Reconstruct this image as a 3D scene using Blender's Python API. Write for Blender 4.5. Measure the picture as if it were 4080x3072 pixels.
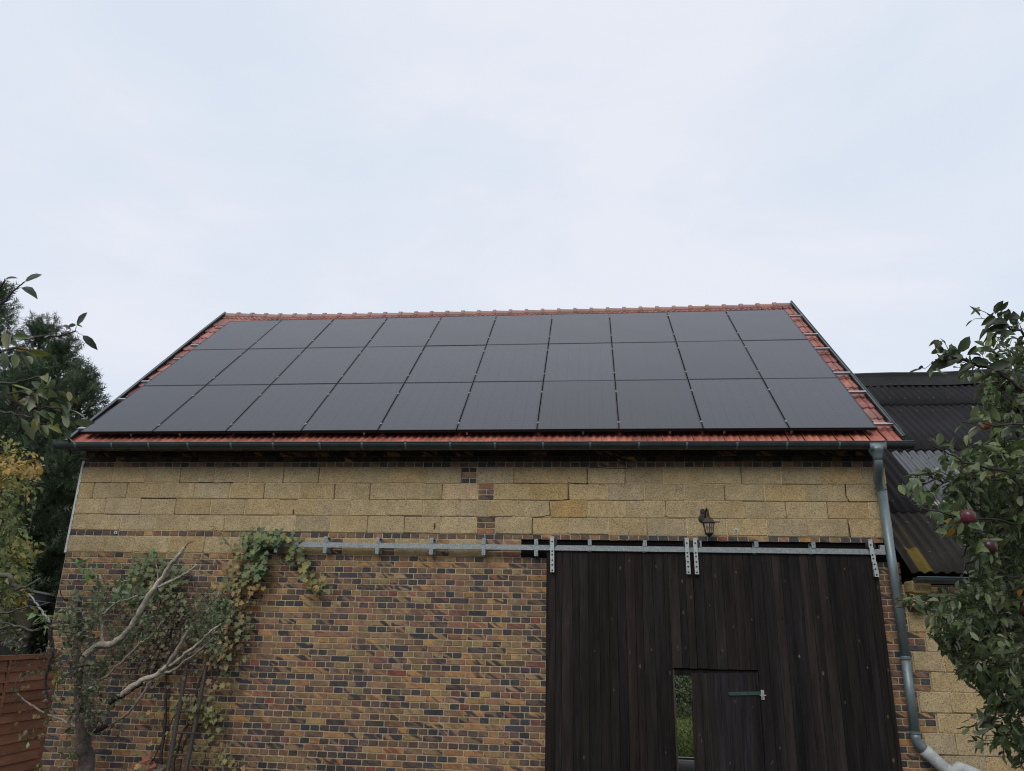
import bpy, math, random
import numpy as np
from math import sin, cos, pi, radians as rad
random.seed(7); rng = np.random.default_rng(7)
for o in list(bpy.data.objects): bpy.data.objects.remove(o)
S = bpy.context.scene
COL = S.collection

# ------------------------------------------------------------------ camera
CAM = np.array([7.697, -10.332, 1.65])
FPX = 3001.76                      # focal length in pixels of the 4080 px wide photograph
YAW, PITCH, ROLL = -0.11018, 0.31304, 0.02267
_f = np.array([sin(YAW)*cos(PITCH), cos(YAW)*cos(PITCH), sin(PITCH)])
_r = np.array([cos(YAW), -sin(YAW), 0.]); _u = np.cross(_r, _f)
RGT = _r*cos(ROLL)+_u*sin(ROLL); UPV = -_r*sin(ROLL)+_u*cos(ROLL)
cam = bpy.data.objects.new('camera', bpy.data.cameras.new('camera')); COL.objects.link(cam); S.camera = cam
cam.data.sensor_width = 36; cam.data.lens = 36*FPX/4080; cam.data.clip_start = .05; cam.data.clip_end = 2000
from mathutils import Matrix, Vector
cam.matrix_world = Matrix(((RGT[0], UPV[0], -_f[0], CAM[0]), (RGT[1], UPV[1], -_f[1], CAM[1]), (RGT[2], UPV[2], -_f[2], CAM[2]), (0, 0, 0, 1)))
def ray(x, y): return _f + RGT*(x-2040)/FPX - UPV*(y-1536)/FPX
def P(x, y, d): return CAM + ray(x, y)*d                     # a point seen at x, y, d metres deep
def W(x, y, Y=0.):                                           # the same on the plane y = Y
    d = ray(x, y); return CAM + d*(Y-CAM[1])/d[1]

# ------------------------------------------------------------------ world, sun, exposure
SUN_EL, SUN_AZ = 38, 196          # azimuth counted clockwise from +y
wd = bpy.data.worlds.new("World"); S.world = wd; wd.use_nodes = True
nt = wd.node_tree; nt.nodes.clear(); N = nt.nodes.new; L = nt.links.new
out = N('ShaderNodeOutputWorld'); bg = N('ShaderNodeBackground'); bg.inputs[1].default_value = .1
sky = N('ShaderNodeTexSky'); sky.sky_type = 'NISHITA'; sky.sun_disc = False
sky.sun_elevation = rad(SUN_EL); sky.sun_rotation = rad(SUN_AZ)
tc = N('ShaderNodeTexCoord'); mp = N('ShaderNodeMapping'); mp.inputs['Scale'].default_value = (1, 1, 2.2); mp.inputs['Location'].default_value = (3.1, 1.7, .4)
n1 = N('ShaderNodeTexNoise'); n1.inputs['Scale'].default_value = 2.1; n1.inputs['Detail'].default_value = 9; n1.inputs['Roughness'].default_value = .58
n1.inputs['Distortion'].default_value = .4
rp = N('ShaderNodeValToRGB'); e = rp.color_ramp.elements
e[0].position = .36; e[0].color = (.72, .79, .90, 1); e[1].position = .62; e[1].color = (.82, .85, .94, 1)
m = e_ = rp.color_ramp.elements.new(.5); m.color = (.765, .82, .92, 1)
vm = N('ShaderNodeVectorMath'); vm.operation = 'SCALE'; vm.inputs['Scale'].default_value = 9.6
mx = N('ShaderNodeMixRGB'); mx.inputs[0].default_value = .94
L(tc.outputs['Generated'], mp.inputs[0]); L(mp.outputs[0], n1.inputs['Vector']); L(n1.outputs[0], rp.inputs[0])
L(rp.outputs[0], vm.inputs[0]); sz = N('ShaderNodeSeparateXYZ'); L(tc.outputs['Generated'], sz.inputs[0]); zr = N('ShaderNodeMapRange'); zr.interpolation_type = 'SMOOTHSTEP'; zr.inputs[1].default_value = .74; zr.inputs[2].default_value = .95; zr.inputs[3].default_value = 10.25; zr.inputs[4].default_value = 14.5; L(sz.outputs[2], zr.inputs[0]); L(zr.outputs[0], vm.inputs['Scale']); L(sky.outputs[0], mx.inputs[1]); L(vm.outputs[0], mx.inputs[2]); L(mx.outputs[0], bg.inputs[0]); L(bg.outputs[0], out.inputs[0])
sd = bpy.data.lights.new('sun', 'SUN'); sd.energy = 1.5; sd.angle = rad(32); sd.color = (1, .93, .82)
so = bpy.data.objects.new('sun', sd); COL.objects.link(so)
a = rad(SUN_AZ); so.rotation_euler = Vector((sin(a)*cos(rad(SUN_EL)), cos(a)*cos(rad(SUN_EL)), sin(rad(SUN_EL)))).to_track_quat('Z', 'Y').to_euler()
S.view_settings.view_transform = 'Standard'; S.view_settings.look = 'None'; S.view_settings.exposure = 0; S.view_settings.gamma = 1
S.cycles.filter_width = 1.1

# ------------------------------------------------------------------ helpers
def lin(r, g, b, k=1.):
    f = lambda c: ((c/255+.055)/1.055)**2.4 if c > 10.3 else c/255/12.92
    return (f(r)*k, f(g)*k, f(b)*k)

def desat(c, k):
    g_ = .3*c[0]+.59*c[1]+.11*c[2]; return tuple(g_+(v-g_)*k for v in c)

class MB:
    """collects faces; build() links them as ONE mesh object"""
    def __init__(s): s.v = []; s.f = []; s.c = []; s.c2 = []; s.r = []; s.m = []; s.n = 0; s.sm = False
    def add(s, vs, fs, col=(.5, .5, .5), col2=None, rnd=None, mat=0):
        o = s.n
        s.v.extend([tuple(map(float, p)) for p in vs]); s.n += len(vs)
        rnd = random.random() if rnd is None else rnd
        for f in fs:
            s.f.append(tuple(i+o for i in f)); s.c.append((*col, 1.)); s.c2.append((*(col2 or col), 1.)); s.r.append(rnd); s.m.append(mat)
        return s
    def box(s, x0, x1, y0, y1, z0, z1, **k):
        vs = [(x, y, z) for z in (z0, z1) for y in (y0, y1) for x in (x0, x1)]
        return s.add(vs, [(0, 2, 3, 1), (4, 5, 7, 6), (0, 1, 5, 4), (2, 6, 7, 3), (0, 4, 6, 2), (1, 3, 7, 5)], **k)
    def obox(s, o, ax, ay, az, **k):          # box from corner and three edge vectors
        o, ax, ay, az = map(np.array, (o, ax, ay, az))
        vs = [o+i*ax+j*ay+l*az for l in (0, 1) for j in (0, 1) for i in (0, 1)]
        return s.add(vs, [(0, 2, 3, 1), (4, 5, 7, 6), (0, 1, 5, 4), (2, 6, 7, 3), (0, 4, 6, 2), (1, 3, 7, 5)], **k)
    def tube(s, pts, rad_, n=7, cap=True, **k):
        pts = [np.array(p, float) for p in pts]
        rr = rad_ if hasattr(rad_, '__len__') else [rad_]*len(pts)
        vs = []; up = np.array([.13, .31, .94]); last = None
        for i, p in enumerate(pts):
            t = pts[min(i+1, len(pts)-1)]-pts[max(i-1, 0)]; t /= (np.linalg.norm(t)+1e-9)
            if last is None:
                a_ = np.cross(t, up)
                if np.linalg.norm(a_) < .1: a_ = np.cross(t, (1, 0, 0))
            else: a_ = last-t*(last@t)
            a_ /= np.linalg.norm(a_)+1e-9; last = a_; b_ = np.cross(t, a_)
            for j in range(n):
                w = 2*pi*j/n; vs.append(p+rr[i]*(cos(w)*a_+sin(w)*b_))
        fs = []
        for i in range(len(pts)-1):
            for j in range(n):
                q = (j+1) % n; fs.append((i*n+j, i*n+q, (i+1)*n+q, (i+1)*n+j))
        if cap: fs.append(tuple(reversed(range(n)))); fs.append(tuple(range((len(pts)-1)*n, len(pts)*n)))
        return s.add(vs, fs, **k)
    def lathe(s, c, prof, n=12, axis='z', **k):
        vs = []; fs = []
        for (r, h) in prof:
            for j in range(n):
                w = 2*pi*(j+.5)/n
                if axis == 'z': vs.append((c[0]+r*cos(w), c[1]+r*sin(w), c[2]+h))
                else: vs.append((c[0]+r*cos(w), c[1]+h, c[2]+r*sin(w)))
        for i in range(len(prof)-1):
            for j in range(n):
                q = (j+1) % n; fs.append((i*n+j, i*n+q, (i+1)*n+q, (i+1)*n+j))
        fs.append(tuple(reversed(range(n)))); fs.append(tuple(range((len(prof)-1)*n, len(prof)*n)))
        return s.add(vs, fs, **k)
    def build(s, name, mats, parent=None, smooth=False):
        me = bpy.data.meshes.new(name); me.from_pydata(s.v, [], s.f)
        if not isinstance(mats, (list, tuple)): mats = [mats]
        for m_ in mats: me.materials.append(m_)
        if len(mats) > 1: me.polygons.foreach_set('material_index', s.m)
        for nm, d in (('col', s.c), ('col2', s.c2)):
            at = me.attributes.new(nm, 'FLOAT_COLOR', 'FACE'); at.data.foreach_set('color', np.array(d, dtype=np.float32).ravel())
        at = me.attributes.new('rnd', 'FLOAT', 'FACE'); at.data.foreach_set('value', np.array(s.r, dtype=np.float32))
        if smooth: me.polygons.foreach_set('use_smooth', [True]*len(s.f))
        me.update()
        o = bpy.data.objects.new(name, me); COL.objects.link(o)
        if parent:
            o.parent = parent; o.matrix_parent_inverse = parent.matrix_world.inverted()
        return o
def empty(name, loc, label, cat, group=None):
    o = bpy.data.objects.new(name, None); COL.objects.link(o); o.location = loc; o.empty_display_size = .2
    o.matrix_world = Matrix.Translation(Vector([float(q) for q in loc]))
    o['label'] = label; o['category'] = cat
    if group: o['group'] = group
    return o
def tag(o, label, cat, group=None, kind=None):
    o['label'] = label; o['category'] = cat
    if group: o['group'] = group
    if kind: o['kind'] = kind
    return o

# ------------------------------------------------------------------ materials
def mat(name, color=None, rough=.7, metal=0., attr=False, attr2=None, noise=None, bump=None, spec=.5, leaf=False, stretch=None, ior=None):
    """noise=(scale, dark, light): multiplies colour; bump=(scale, strength, distance)"""
    m_ = bpy.data.materials.new(name); m_.use_nodes = True; t = m_.node_tree; N = t.nodes.new; L = t.links.new
    b = t.nodes['Principled BSDF']; b.inputs['Roughness'].default_value = rough; b.inputs['Metallic'].default_value = metal
    b.inputs['Specular IOR Level'].default_value = spec
    if ior: b.inputs['IOR'].default_value = ior
    tc = N('ShaderNodeTexCoord'); rn = N('ShaderNodeAttribute'); rn.attribute_name = 'rnd'
    av = N('ShaderNodeVectorMath'); av.operation = 'MULTIPLY_ADD'; av.inputs[1].default_value = (37, 37, 37)
    L(rn.outputs['Fac'], av.inputs[0]); L(tc.outputs['Object'], av.inputs[2])
    co = av.outputs[0]
    if stretch:
        mp = N('ShaderNodeMapping'); mp.inputs['Scale'].default_value = stretch; L(co, mp.inputs[0]); co = mp.outputs[0]
    if attr:
        c = N('ShaderNodeAttribute'); c.attribute_name = 'col'; cur = c.outputs['Color']
    else:
        c = N('ShaderNodeRGB'); c.outputs[0].default_value = (*color, 1); cur = c.outputs[0]
    if attr2:      # second colour let in by a stretched diagonal noise
        c2 = N('ShaderNodeAttribute'); c2.attribute_name = 'col2'
        mp2 = N('ShaderNodeMapping'); mp2.vector_type = 'TEXTURE'; mp2.inputs['Rotation'].default_value = (0, rad(30), 0); mp2.inputs['Scale'].default_value = (.22, .3, .05)
        L(av.outputs[0], mp2.inputs[0])
        nn = N('ShaderNodeTexNoise'); nn.inputs['Scale'].default_value = 1.; nn.inputs['Detail'].default_value = 1.5
        L(mp2.outputs[0], nn.inputs['Vector'])
        r_ = N('ShaderNodeMapRange'); r_.inputs[1].default_value = attr2[0]; r_.inputs[2].default_value = attr2[1]; L(nn.outputs[0], r_.inputs[0])
        mm = N('ShaderNodeMixRGB'); L(r_.outputs[0], mm.inputs[0]); L(cur, mm.inputs[1]); L(c2.outputs['Color'], mm.inputs[2]); cur = mm.outputs[0]
    for nz in (noise if isinstance(noise, list) else [noise] if noise else []):
        nn = N('ShaderNodeTexNoise'); nn.inputs['Scale'].default_value = nz[0]; nn.inputs['Detail'].default_value = 6; nn.inputs['Roughness'].default_value = .65
        L(co, nn.inputs['Vector'])
        r_ = N('ShaderNodeMapRange'); r_.inputs[1].default_value = .3; r_.inputs[2].default_value = .7; r_.inputs[3].default_value = nz[1]; r_.inputs[4].default_value = nz[2]
        L(nn.outputs[0], r_.inputs[0])
        mm = N('ShaderNodeVectorMath'); mm.operation = 'SCALE'; L(cur, mm.inputs[0]); L(r_.outputs[0], mm.inputs['Scale']); cur = mm.outputs[0]
    L(cur, b.inputs['Base Color'])
    if bump:
        nb = N('ShaderNodeTexNoise'); nb.inputs['Scale'].default_value = bump[0]; nb.inputs['Detail'].default_value = 6
        L(co, nb.inputs['Vector']); bp = N('ShaderNodeBump'); bp.inputs['Strength'].default_value = bump[1]; bp.inputs['Distance'].default_value = bump[2]
        L(nb.outputs[0], bp.inputs['Height']); L(bp.outputs[0], b.inputs['Normal'])
    if leaf:
        geo = N('ShaderNodeNewGeometry'); mm = N('ShaderNodeMixRGB'); mm.inputs[2].default_value = (.30, .33, .24, 1)
        k_ = N('ShaderNodeMath'); k_.operation = 'MULTIPLY'; k_.inputs[1].default_value = leaf; L(geo.outputs['Backfacing'], k_.inputs[0])
        L(k_.outputs[0], mm.inputs[0]); L(cur, mm.inputs[1]); L(mm.outputs[0], b.inputs['Base Color'])
        tr = N('ShaderNodeBsdfTranslucent'); L(cur, tr.inputs[0]); ms = N('ShaderNodeMixShader'); ms.inputs[0].default_value = .25
        o_ = t.nodes['Material Output']; L(b.outputs[0], ms.inputs[1]); L(tr.outputs[0], ms.inputs[2]); L(ms.outputs[0], o_.inputs[0])
    m_['b'] = 1
    return m_
def speckle(m_, scale, dark, light, w=.12):
    """add small dark pits and pale stones to a base colour"""
    t = m_.node_tree; N = t.nodes.new; L = t.links.new; b = t.nodes['Principled BSDF']
    cur = b.inputs['Base Color'].links[0].from_socket
    tc = N('ShaderNodeTexCoord')
    for colr, sc, lo in ((dark, scale, w), (light, scale*.8, w*.55)):
        v = N('ShaderNodeTexVoronoi'); v.inputs['Scale'].default_value = sc; v.inputs['Randomness'].default_value = 1
        L(tc.outputs['Object'], v.inputs['Vector'])
        r_ = N('ShaderNodeMapRange'); r_.inputs[1].default_value = lo*1.6; r_.inputs[2].default_value = lo*3.2; r_.inputs[3].default_value = 1; r_.inputs[4].default_value = 0
        L(v.outputs['Distance'], r_.inputs[0])
        sep = N('ShaderNodeSeparateColor'); L(v.outputs['Color'], sep.inputs[0])
        g = N('ShaderNodeMath'); g.operation = 'GREATER_THAN'; g.inputs[1].default_value = .55; L(sep.outputs[0], g.inputs[0])
        mu = N('ShaderNodeMath'); mu.operation = 'MULTIPLY'; L(r_.outputs[0], mu.inputs[0]); L(g.outputs[0], mu.inputs[1])
        mm = N('ShaderNodeMixRGB'); mm.inputs[2].default_value = (*colr, 1); L(mu.outputs[0], mm.inputs[0]); L(cur, mm.inputs[1]); cur = mm.outputs[0]
    L(cur, b.inputs['Base Color'])
    return m_

M = {}
M['brick'] = mat('brick', attr=True, attr2=(.47, .56), rough=.75, noise=[(1.1, .85, 1.12), (14, .72, 1.28), (90, .7, 1.3)], bump=(70, .7, .005))
M['mortar'] = mat('mortar', (.40, .325, .215), rough=.95, noise=[(3, .75, 1.15), (60, .7, 1.25)], bump=(50, .8, .008))
M['block'] = speckle(mat('block', attr=True, rough=.95, noise=[(.9, .85, 1.1), (6, .82, 1.15), (45, .68, 1.3)], bump=(60, .9, .008)), 64, (.10, .078, .05), (.55, .48, .36), .13)
M['tile'] = mat('tile', attr=True, rough=.45, noise=[(2.5, .65, 1.2), (12, .78, 1.15), (50, .85, 1.12)], bump=(60, .15, .003))
M['ridge'] = mat('ridge', attr=True, rough=.5, noise=[(6, .8, 1.15)], bump=(60, .2, .003))
M['zinc'] = mat('zinc', (.06, .08, .083), rough=.38, metal=.45, noise=[(7, .75, 1.2)])
M['zincpipe'] = mat('zincpipe', (.15, .195, .21), rough=.42, metal=.35, noise=[(5, .85, 1.15), (40, .92, 1.06)])
M['alu'] = mat('alu', (.42, .43, .43), rough=.4, metal=.8, noise=(20, .85, 1.05))
M['galv'] = speckle(mat('galv', (.27, .30, .31), rough=.45, metal=.5, noise=[(18, .8, 1.15), (70, .7, 1.3)]), 60, (.17, .2, .22), (.62, .68, .7), .14)
M['galv2'] = mat('galv2', (.42, .46, .46), rough=.4, metal=.5, noise=[(40, .8, 1.2)])
M['black'] = mat('black', (.004, .004, .0045), spec=.1, rough=.8, noise=(8, .7, 1.3), bump=(30, .3, .01))
M['wheel'] = mat('wheel', (.012, .011, .011), rough=.5, noise=(20, .7, 1.3))
M['planks'] = mat('planks', attr=True, spec=.12, rough=.8, noise=[(7, .45, 1.7), (34, .6, 1.5)], stretch=(1, 1, .07), bump=(40, .5, .004))
M['frame'] = mat('frame', (.014, .014, .017), rough=.4, metal=.3)
M['pale'] = mat('pale', (.40, .42, .43), rough=.6, noise=[(5, .7, 1.15), (30, .8, 1.1)])
M['white'] = mat('white', (.5, .53, .52), rough=.8, noise=[(6, .6, 1.2), (50, .7, 1.2)])
M['iron'] = mat('iron', (.025, .022, .02), rough=.55, metal=.3, noise=(30, .7, 1.6))
M['rusty'] = mat('rusty', (.06, .045, .038), rough=.7, metal=.2, noise=(40, .6, 1.6))
M['green'] = mat('green', (.045, .085, .08), rough=.5, metal=.3, noise=(30, .7, 1.3))
M['corr'] = mat('corr', attr=True, spec=.12, rough=.75, noise=[(1.3, .7, 1.25), (14, .8, 1.2), (70, .8, 1.2)], bump=(25, .25, .006))
M['corrgloss'] = mat('corrgloss', attr=True, rough=.22, noise=[(2, .8, 1.2)], bump=(8, .1, .004), ior=1.6)
M['soil'] = mat('soil', (.045, .038, .026), rough=.95, noise=[(.7, .6, 1.3), (8, .6, 1.4)], bump=(12, .8, .03))
M['concrete'] = mat('concrete', (.22, .2, .18), rough=.9, noise=[(3, .7, 1.2), (40, .8, 1.2)], bump=(30, .4, .005))
M['fence'] = mat('fence', attr=True, rough=.75, noise=[(3, .7, 1.3), (20, .7, 1.3)], stretch=(1, .12, 1), bump=(40, .4, .004))
M['bark'] = mat('bark', attr=True, rough=.85, noise=[(7, .45, 1.3), (26, .6, 1.3), (80, .7, 1.3)], bump=(40, .7, .008))
M['leaf'] = mat('leaf', attr=True, rough=.42, noise=(25, .8, 1.2), leaf=.55)
M['leafmat'] = mat('leafmat', attr=True, rough=.6, noise=(15, .75, 1.25), leaf=.2)
M['conifer'] = mat('conifer', attr=True, rough=.7, noise=(3, .7, 1.3), leaf=.1)
M['plaster'] = mat('plaster', (.20, .18, .14), rough=.9, noise=[(1.5, .85, 1.1), (30, .9, 1.1)])
M['render'] = mat('render', (.30, .27, .2), rough=.9, noise=[(1, .8, 1.1), (20, .85, 1.15)], bump=(30, .4, .006))
M['timber'] = mat('timber', (.05, .042, .036), rough=.8, noise=[(8, .6, 1.5), (40, .7, 1.3)], stretch=(1, 1, .2), bump=(30, .5, .004))
M['apple'] = mat('apple', attr=True, rough=.3, noise=(14, .6, 1.5))
M['rubble'] = mat('rubble', attr=True, rough=.95, noise=[(12, .6, 1.4), (60, .7, 1.3)], bump=(40, .8, .01))
M['grass'] = mat('grass', attr=True, rough=.7, noise=(10, .7, 1.3), leaf=.1)
M['felt'] = mat('felt', (.02, .02, .022), rough=.8, noise=(6, .7, 1.3))
# solar glass: dark cells, thin cell gaps and fine fingers under a glossy, slightly dusty pane
g = bpy.data.materials.new('glass_cells'); g.use_nodes = True; t = g.node_tree; b = t.nodes['Principled BSDF']; Nn = t.nodes.new; Ll = t.links.new
tc = Nn('ShaderNodeTexCoord'); sp = Nn('ShaderNodeSeparateXYZ'); Ll(tc.outputs['Object'], sp.inputs[0])
def line(sock, period, width):
    a_ = Nn('ShaderNodeMath'); a_.operation = 'PINGPONG'; a_.inputs[1].default_value = period/2; Ll(sock, a_.inputs[0])
    c_ = Nn('ShaderNodeMath'); c_.operation = 'LESS_THAN'; c_.inputs[1].default_value = width/2; Ll(a_.outputs[0], c_.inputs[0]); return c_.outputs[0]
l1 = line(sp.outputs[0], .1822, .006); l2 = line(sp.outputs[1], .0942, .006); l3 = line(sp.outputs[0], .0182, .0022)
ad = Nn('ShaderNodeMath'); ad.operation = 'MAXIMUM'; Ll(l1, ad.inputs[0]); Ll(l2, ad.inputs[1])
nz = Nn('ShaderNodeTexNoise'); nz.inputs['Scale'].default_value = 1.6; nz.inputs['Detail'].default_value = 5; Ll(tc.outputs['Object'], nz.inputs['Vector'])
base = Nn('ShaderNodeMixRGB'); base.inputs[1].default_value = (.018, .018, .026, 1); base.inputs[2].default_value = (.026, .026, .036, 1); Ll(nz.outputs[0], base.inputs[0])
m1 = Nn('ShaderNodeMixRGB'); m1.inputs[2].default_value = (.050, .050, .056, 1); Ll(l3, m1.inputs[0]); Ll(base.outputs[0], m1.inputs[1])
m2 = Nn('ShaderNodeMixRGB'); m2.inputs[2].default_value = (.013, .014, .020, 1); Ll(ad.outputs[0], m2.inputs[0]); Ll(m1.outputs[0], m2.inputs[1])
oi = Nn('ShaderNodeObjectInfo'); om = Nn('ShaderNodeMapRange'); om.inputs[3].default_value = .8; om.inputs[4].default_value = 1.25; Ll(oi.outputs['Random'], om.inputs[0]); vs_ = Nn('ShaderNodeVectorMath'); vs_.operation = 'SCALE'; Ll(m2.outputs[0], vs_.inputs[0]); Ll(om.outputs[0], vs_.inputs['Scale']); Ll(vs_.outputs[0], b.inputs['Base Color']); b.inputs['Roughness'].default_value = .22; b.inputs['IOR'].default_value = 1.46
rr_ = Nn('ShaderNodeMapRange'); rr_.inputs[3].default_value = .16; rr_.inputs[4].default_value = .32; Ll(nz.outputs[0], rr_.inputs[0]); Ll(rr_.outputs[0], b.inputs['Roughness'])
M['pv'] = g

# ------------------------------------------------------------------ ground
GZ = -.75
def gz(x, y):
    if y < -3: return GZ+.8*min(1, (-3-y)/4)**1.2
    if y > 4: return GZ-.45*min(1, (y-4)/6)
    return GZ
mb = MB(); xs = np.concatenate([[-400, -120, -40], np.arange(-20, 36, 2), [60, 150, 400]]); ys = np.concatenate([[-300, -80, -30], np.arange(-16, 24, 1), [40, 90, 200, 600]])
vs = [(x, y, gz(x, y)+(.02*sin(x*1.7)*cos(y*1.3))) for y in ys for x in xs]; nx = len(xs)
mb.add(vs, [(j*nx+i, j*nx+i+1, (j+1)*nx+i+1, (j+1)*nx+i) for j in range(len(ys)-1) for i in range(nx-1)])
go = mb.build('ground', M['soil']); go['kind'] = 'structure'; go['label'] = 'dark garden soil around the barn'

# ------------------------------------------------------------------ barn
barn = empty('barn', (5.85, 4.5, GZ), 'long brick and block barn with dark sliding doors and red tiled roof', 'barn')
XL, XR = .15, 11.56; DL, DR = 7.1, 11.28; HT = 4.2; BT = 3.81; CH = .077; LZ0, LZ1 = BT-16*CH-.005, BT-13*CH+.012
LX = 6.727; DEP = 9.2
def ztop(n): return BT-n*CH
# mortar body of the front wall
mb = MB(); YF = .006
def q(x0, x1, z0, z1, y=YF): mb.add([(x0, y, z0), (x1, y, z0), (x1, y, z1), (x0, y, z1)], [(0, 1, 2, 3)], rnd=.3)
q(XL, LX, -1.3, HT); q(LX, XR, LZ1, HT); q(LX, DL, -1.3, LZ0); q(DR, XR+.0, -1.3, LZ0)
q(XL, XR, 2.9, HT, .36); q(XL, DL, -1.3, 2.9, .36); q(DR, XR, -1.3, 2.9, .36)
for (a_, b_) in (((XL, -1.3), (XL, HT)), ((XR, -1.3), (XR, HT)), ((LX, LZ0), (LX, LZ1)), ((DL, -1.3), (DL, LZ0)), ((DR, -1.3), (DR, LZ0)), ((LX, LZ1), (XR, LZ1)), ((LX, LZ0), (DL, LZ0)), ((DR, LZ0), (XR, LZ0))):
    mb.add([(a_[0], YF, a_[1]), (b_[0], YF, b_[1]), (b_[0], .36, b_[1]), (a_[0], .36, a_[1])], [(0, 1, 2, 3)], rnd=.3)
PAL = [((46, 48, 54), 13), ((60, 52, 54), 9), ((76, 60, 56), 17), ((92, 71, 58), 20), ((106, 81, 62), 18), ((112, 76, 60), 8), ((98, 62, 54), 6), ((118, 96, 66), 8), ((126, 102, 64), 4), ((130, 92, 58), 4), ((112, 58, 46), 1)]
PW_ = np.array([w for _, w in PAL], float); PW_ /= PW_.sum()
BK = 1.4
PH_ = np.array([20, 16, 24, 16, 10, 5, 7, 3, 2, 1, 1], float); PH_ /= PH_.sum()
PS_ = np.array([7, 5, 10, 22, 24, 12, 7, 10, 6, 7, 1], float); PS_ /= PS_.sum()
def bcol(warm=0., head=False):
    c = PAL[rng.choice(len(PAL), p=PH_ if head else PS_)][0]
    if warm and random.random() < warm: c = random.choice([(118, 96, 64), (108, 90, 60), (128, 94, 56), (104, 82, 60)])
    k = random.uniform(.9, 1.12); j = [random.uniform(.95, 1.05) for _ in range(3)]
    l_ = lin(*desat((c[0], c[1], c[2]*.95), .85)); return tuple(min(.9, l_[i]*BK*k*k*j[i]) for i in range(3))
def slab(mb, x0, x1, z0, z1, yf, back, bev, jit, cut, **k):
    """one laid brick or block: uneven eight-sided face with a worn edge"""
    J = lambda: random.uniform(-jit, jit)
    c = [cut*random.uniform(.5, 1.4) for _ in range(4)]
    o = [(x0+c[0], z0), (x1-c[1], z0), (x1, z0+c[1]), (x1, z1-c[2]), (x1-c[2], z1), (x0+c[3], z1), (x0, z1-c[3]), (x0, z0+c[0])]
    o = [(x+J(), z+J()) for x, z in o]; cx, cz = (x0+x1)/2, (z0+z1)/2
    hx, hz = (x1-x0)/2, (z1-z0)/2
    i_ = [(cx+(x-cx)*(1-bev/hx), cz+(z-cz)*(1-bev/hz)) for x, z in o]
    vs = [(x, back, z) for x, z in o]+[(x, yf+bev*.6, z) for x, z in o]+[(x, yf, z) for x, z in i_]
    fs = [tuple(range(16, 24))]
    for r0 in (0, 8):
        for j in range(8): fs.append((r0+j, r0+(j+1) % 8, r0+8+(j+1) % 8, r0+8+j))
    mb.add(vs, fs, **k)
bk = MB(); EAVE_SHADE = 1.  # brick colour factor, lowered where eave shade is painted in
def brick(x0, x1, n, yf=0., warm=0., head=False, flat=False, g=.0125):
    if x1-x0 < .025: return
    z1 = ztop(n)-g/2; z0 = ztop(n+1)+g/2
    dz = random.uniform(-.0018, .0018)
    c1 = tuple(v*EAVE_SHADE for v in bcol(warm, head))
    if head and random.random() < .8: c2 = tuple(v*.8 for v in c1)
    else: c2 = random.choice([lin(42, 42, 46, BK), lin(134, 100, 64, BK), lin(112, 82, 64, BK), tuple(v*.7 for v in c1), lin(50, 44, 50, BK)])
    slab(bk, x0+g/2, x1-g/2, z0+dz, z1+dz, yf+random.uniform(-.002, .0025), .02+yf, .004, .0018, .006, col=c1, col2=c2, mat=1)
def course(n, x0, x1, header, yf=0., warm=0., ph=None):
    p = .1298 if header else .2596
    ph = (0 if header else .065) if ph is None else ph
    ph += random.uniform(-.008, .008)
    k = math.floor((x0-ph)/p); x = ph+k*p
    edge = x0
    while edge < x1-.001:
        nx_ = x+p*(1+0); x = nx_
        e_ = min(x1, nx_+random.uniform(-.004, .004))
        if x1-e_ < .03: e_ = x1
        if e_-edge < .03 and e_ < x1: continue
        brick(edge, e_, n, yf, warm, header); edge = e_
# stretch of solid brickwork
for n in range(16, 61):
    hd = n % 2 == 0
    wm = .75 if n in (16, 17) else (.55 if n in (29, 30, 31, 32) else .1)
    if n in (16, 17): wm = .5
    course(n, XL, DL, hd, warm=wm)
    # pier right of the doors, toothed into the annex wall
    tooth = (n-22) % 6 in (5, 0, 1) and n >= 22
    course(n, DR, XR+(.215 if (n-27) % 6 < 3 and n >= 27 else .04), hd, ph=DR % .13)
course(12, XL, XR, True, warm=.15)
for (x0, x1) in ((3.03, 3.30), (4.09, 4.24), (4.80, 4.98), (5.56, 5.74), (6.22, LX), (2.78, 2.9)):
    for n in (13, 14, 15):
        if x1-x0 > .3: course(n, x0, x1, False, warm=.5, ph=x0 % .26)
        else: brick(x0, x1, n, warm=.3)
for (x0, x1, ns) in ((5.872, 6.082, (0, 1, 2)), (6.115, 6.335, (3, 4, 5)), (6.11, 6.365, (9, 10, 11))):
    for n in ns:
        if n % 2 == 1: brick(x0, x1, n, warm=.3)
        else:
            xm = x0+(x1-x0)*random.uniform(.42, .6); brick(x0, xm, n, head=True, warm=.3); brick(xm, x1, n, head=True)
course(-1, XL, XR, True); EAVE_SHADE = .3  # courses above are darkened: shade under the eave painted into their colour
bk.box(XL+.002, XR-.002, .0042, .0055, ztop(-1)+.001, HT-.002, col=(.085, .072, .052), mat=2)  # dark mortar sheet, the same eave shade painted into the joints
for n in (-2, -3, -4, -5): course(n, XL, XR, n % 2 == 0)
EAVE_SHADE = 1.
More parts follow.
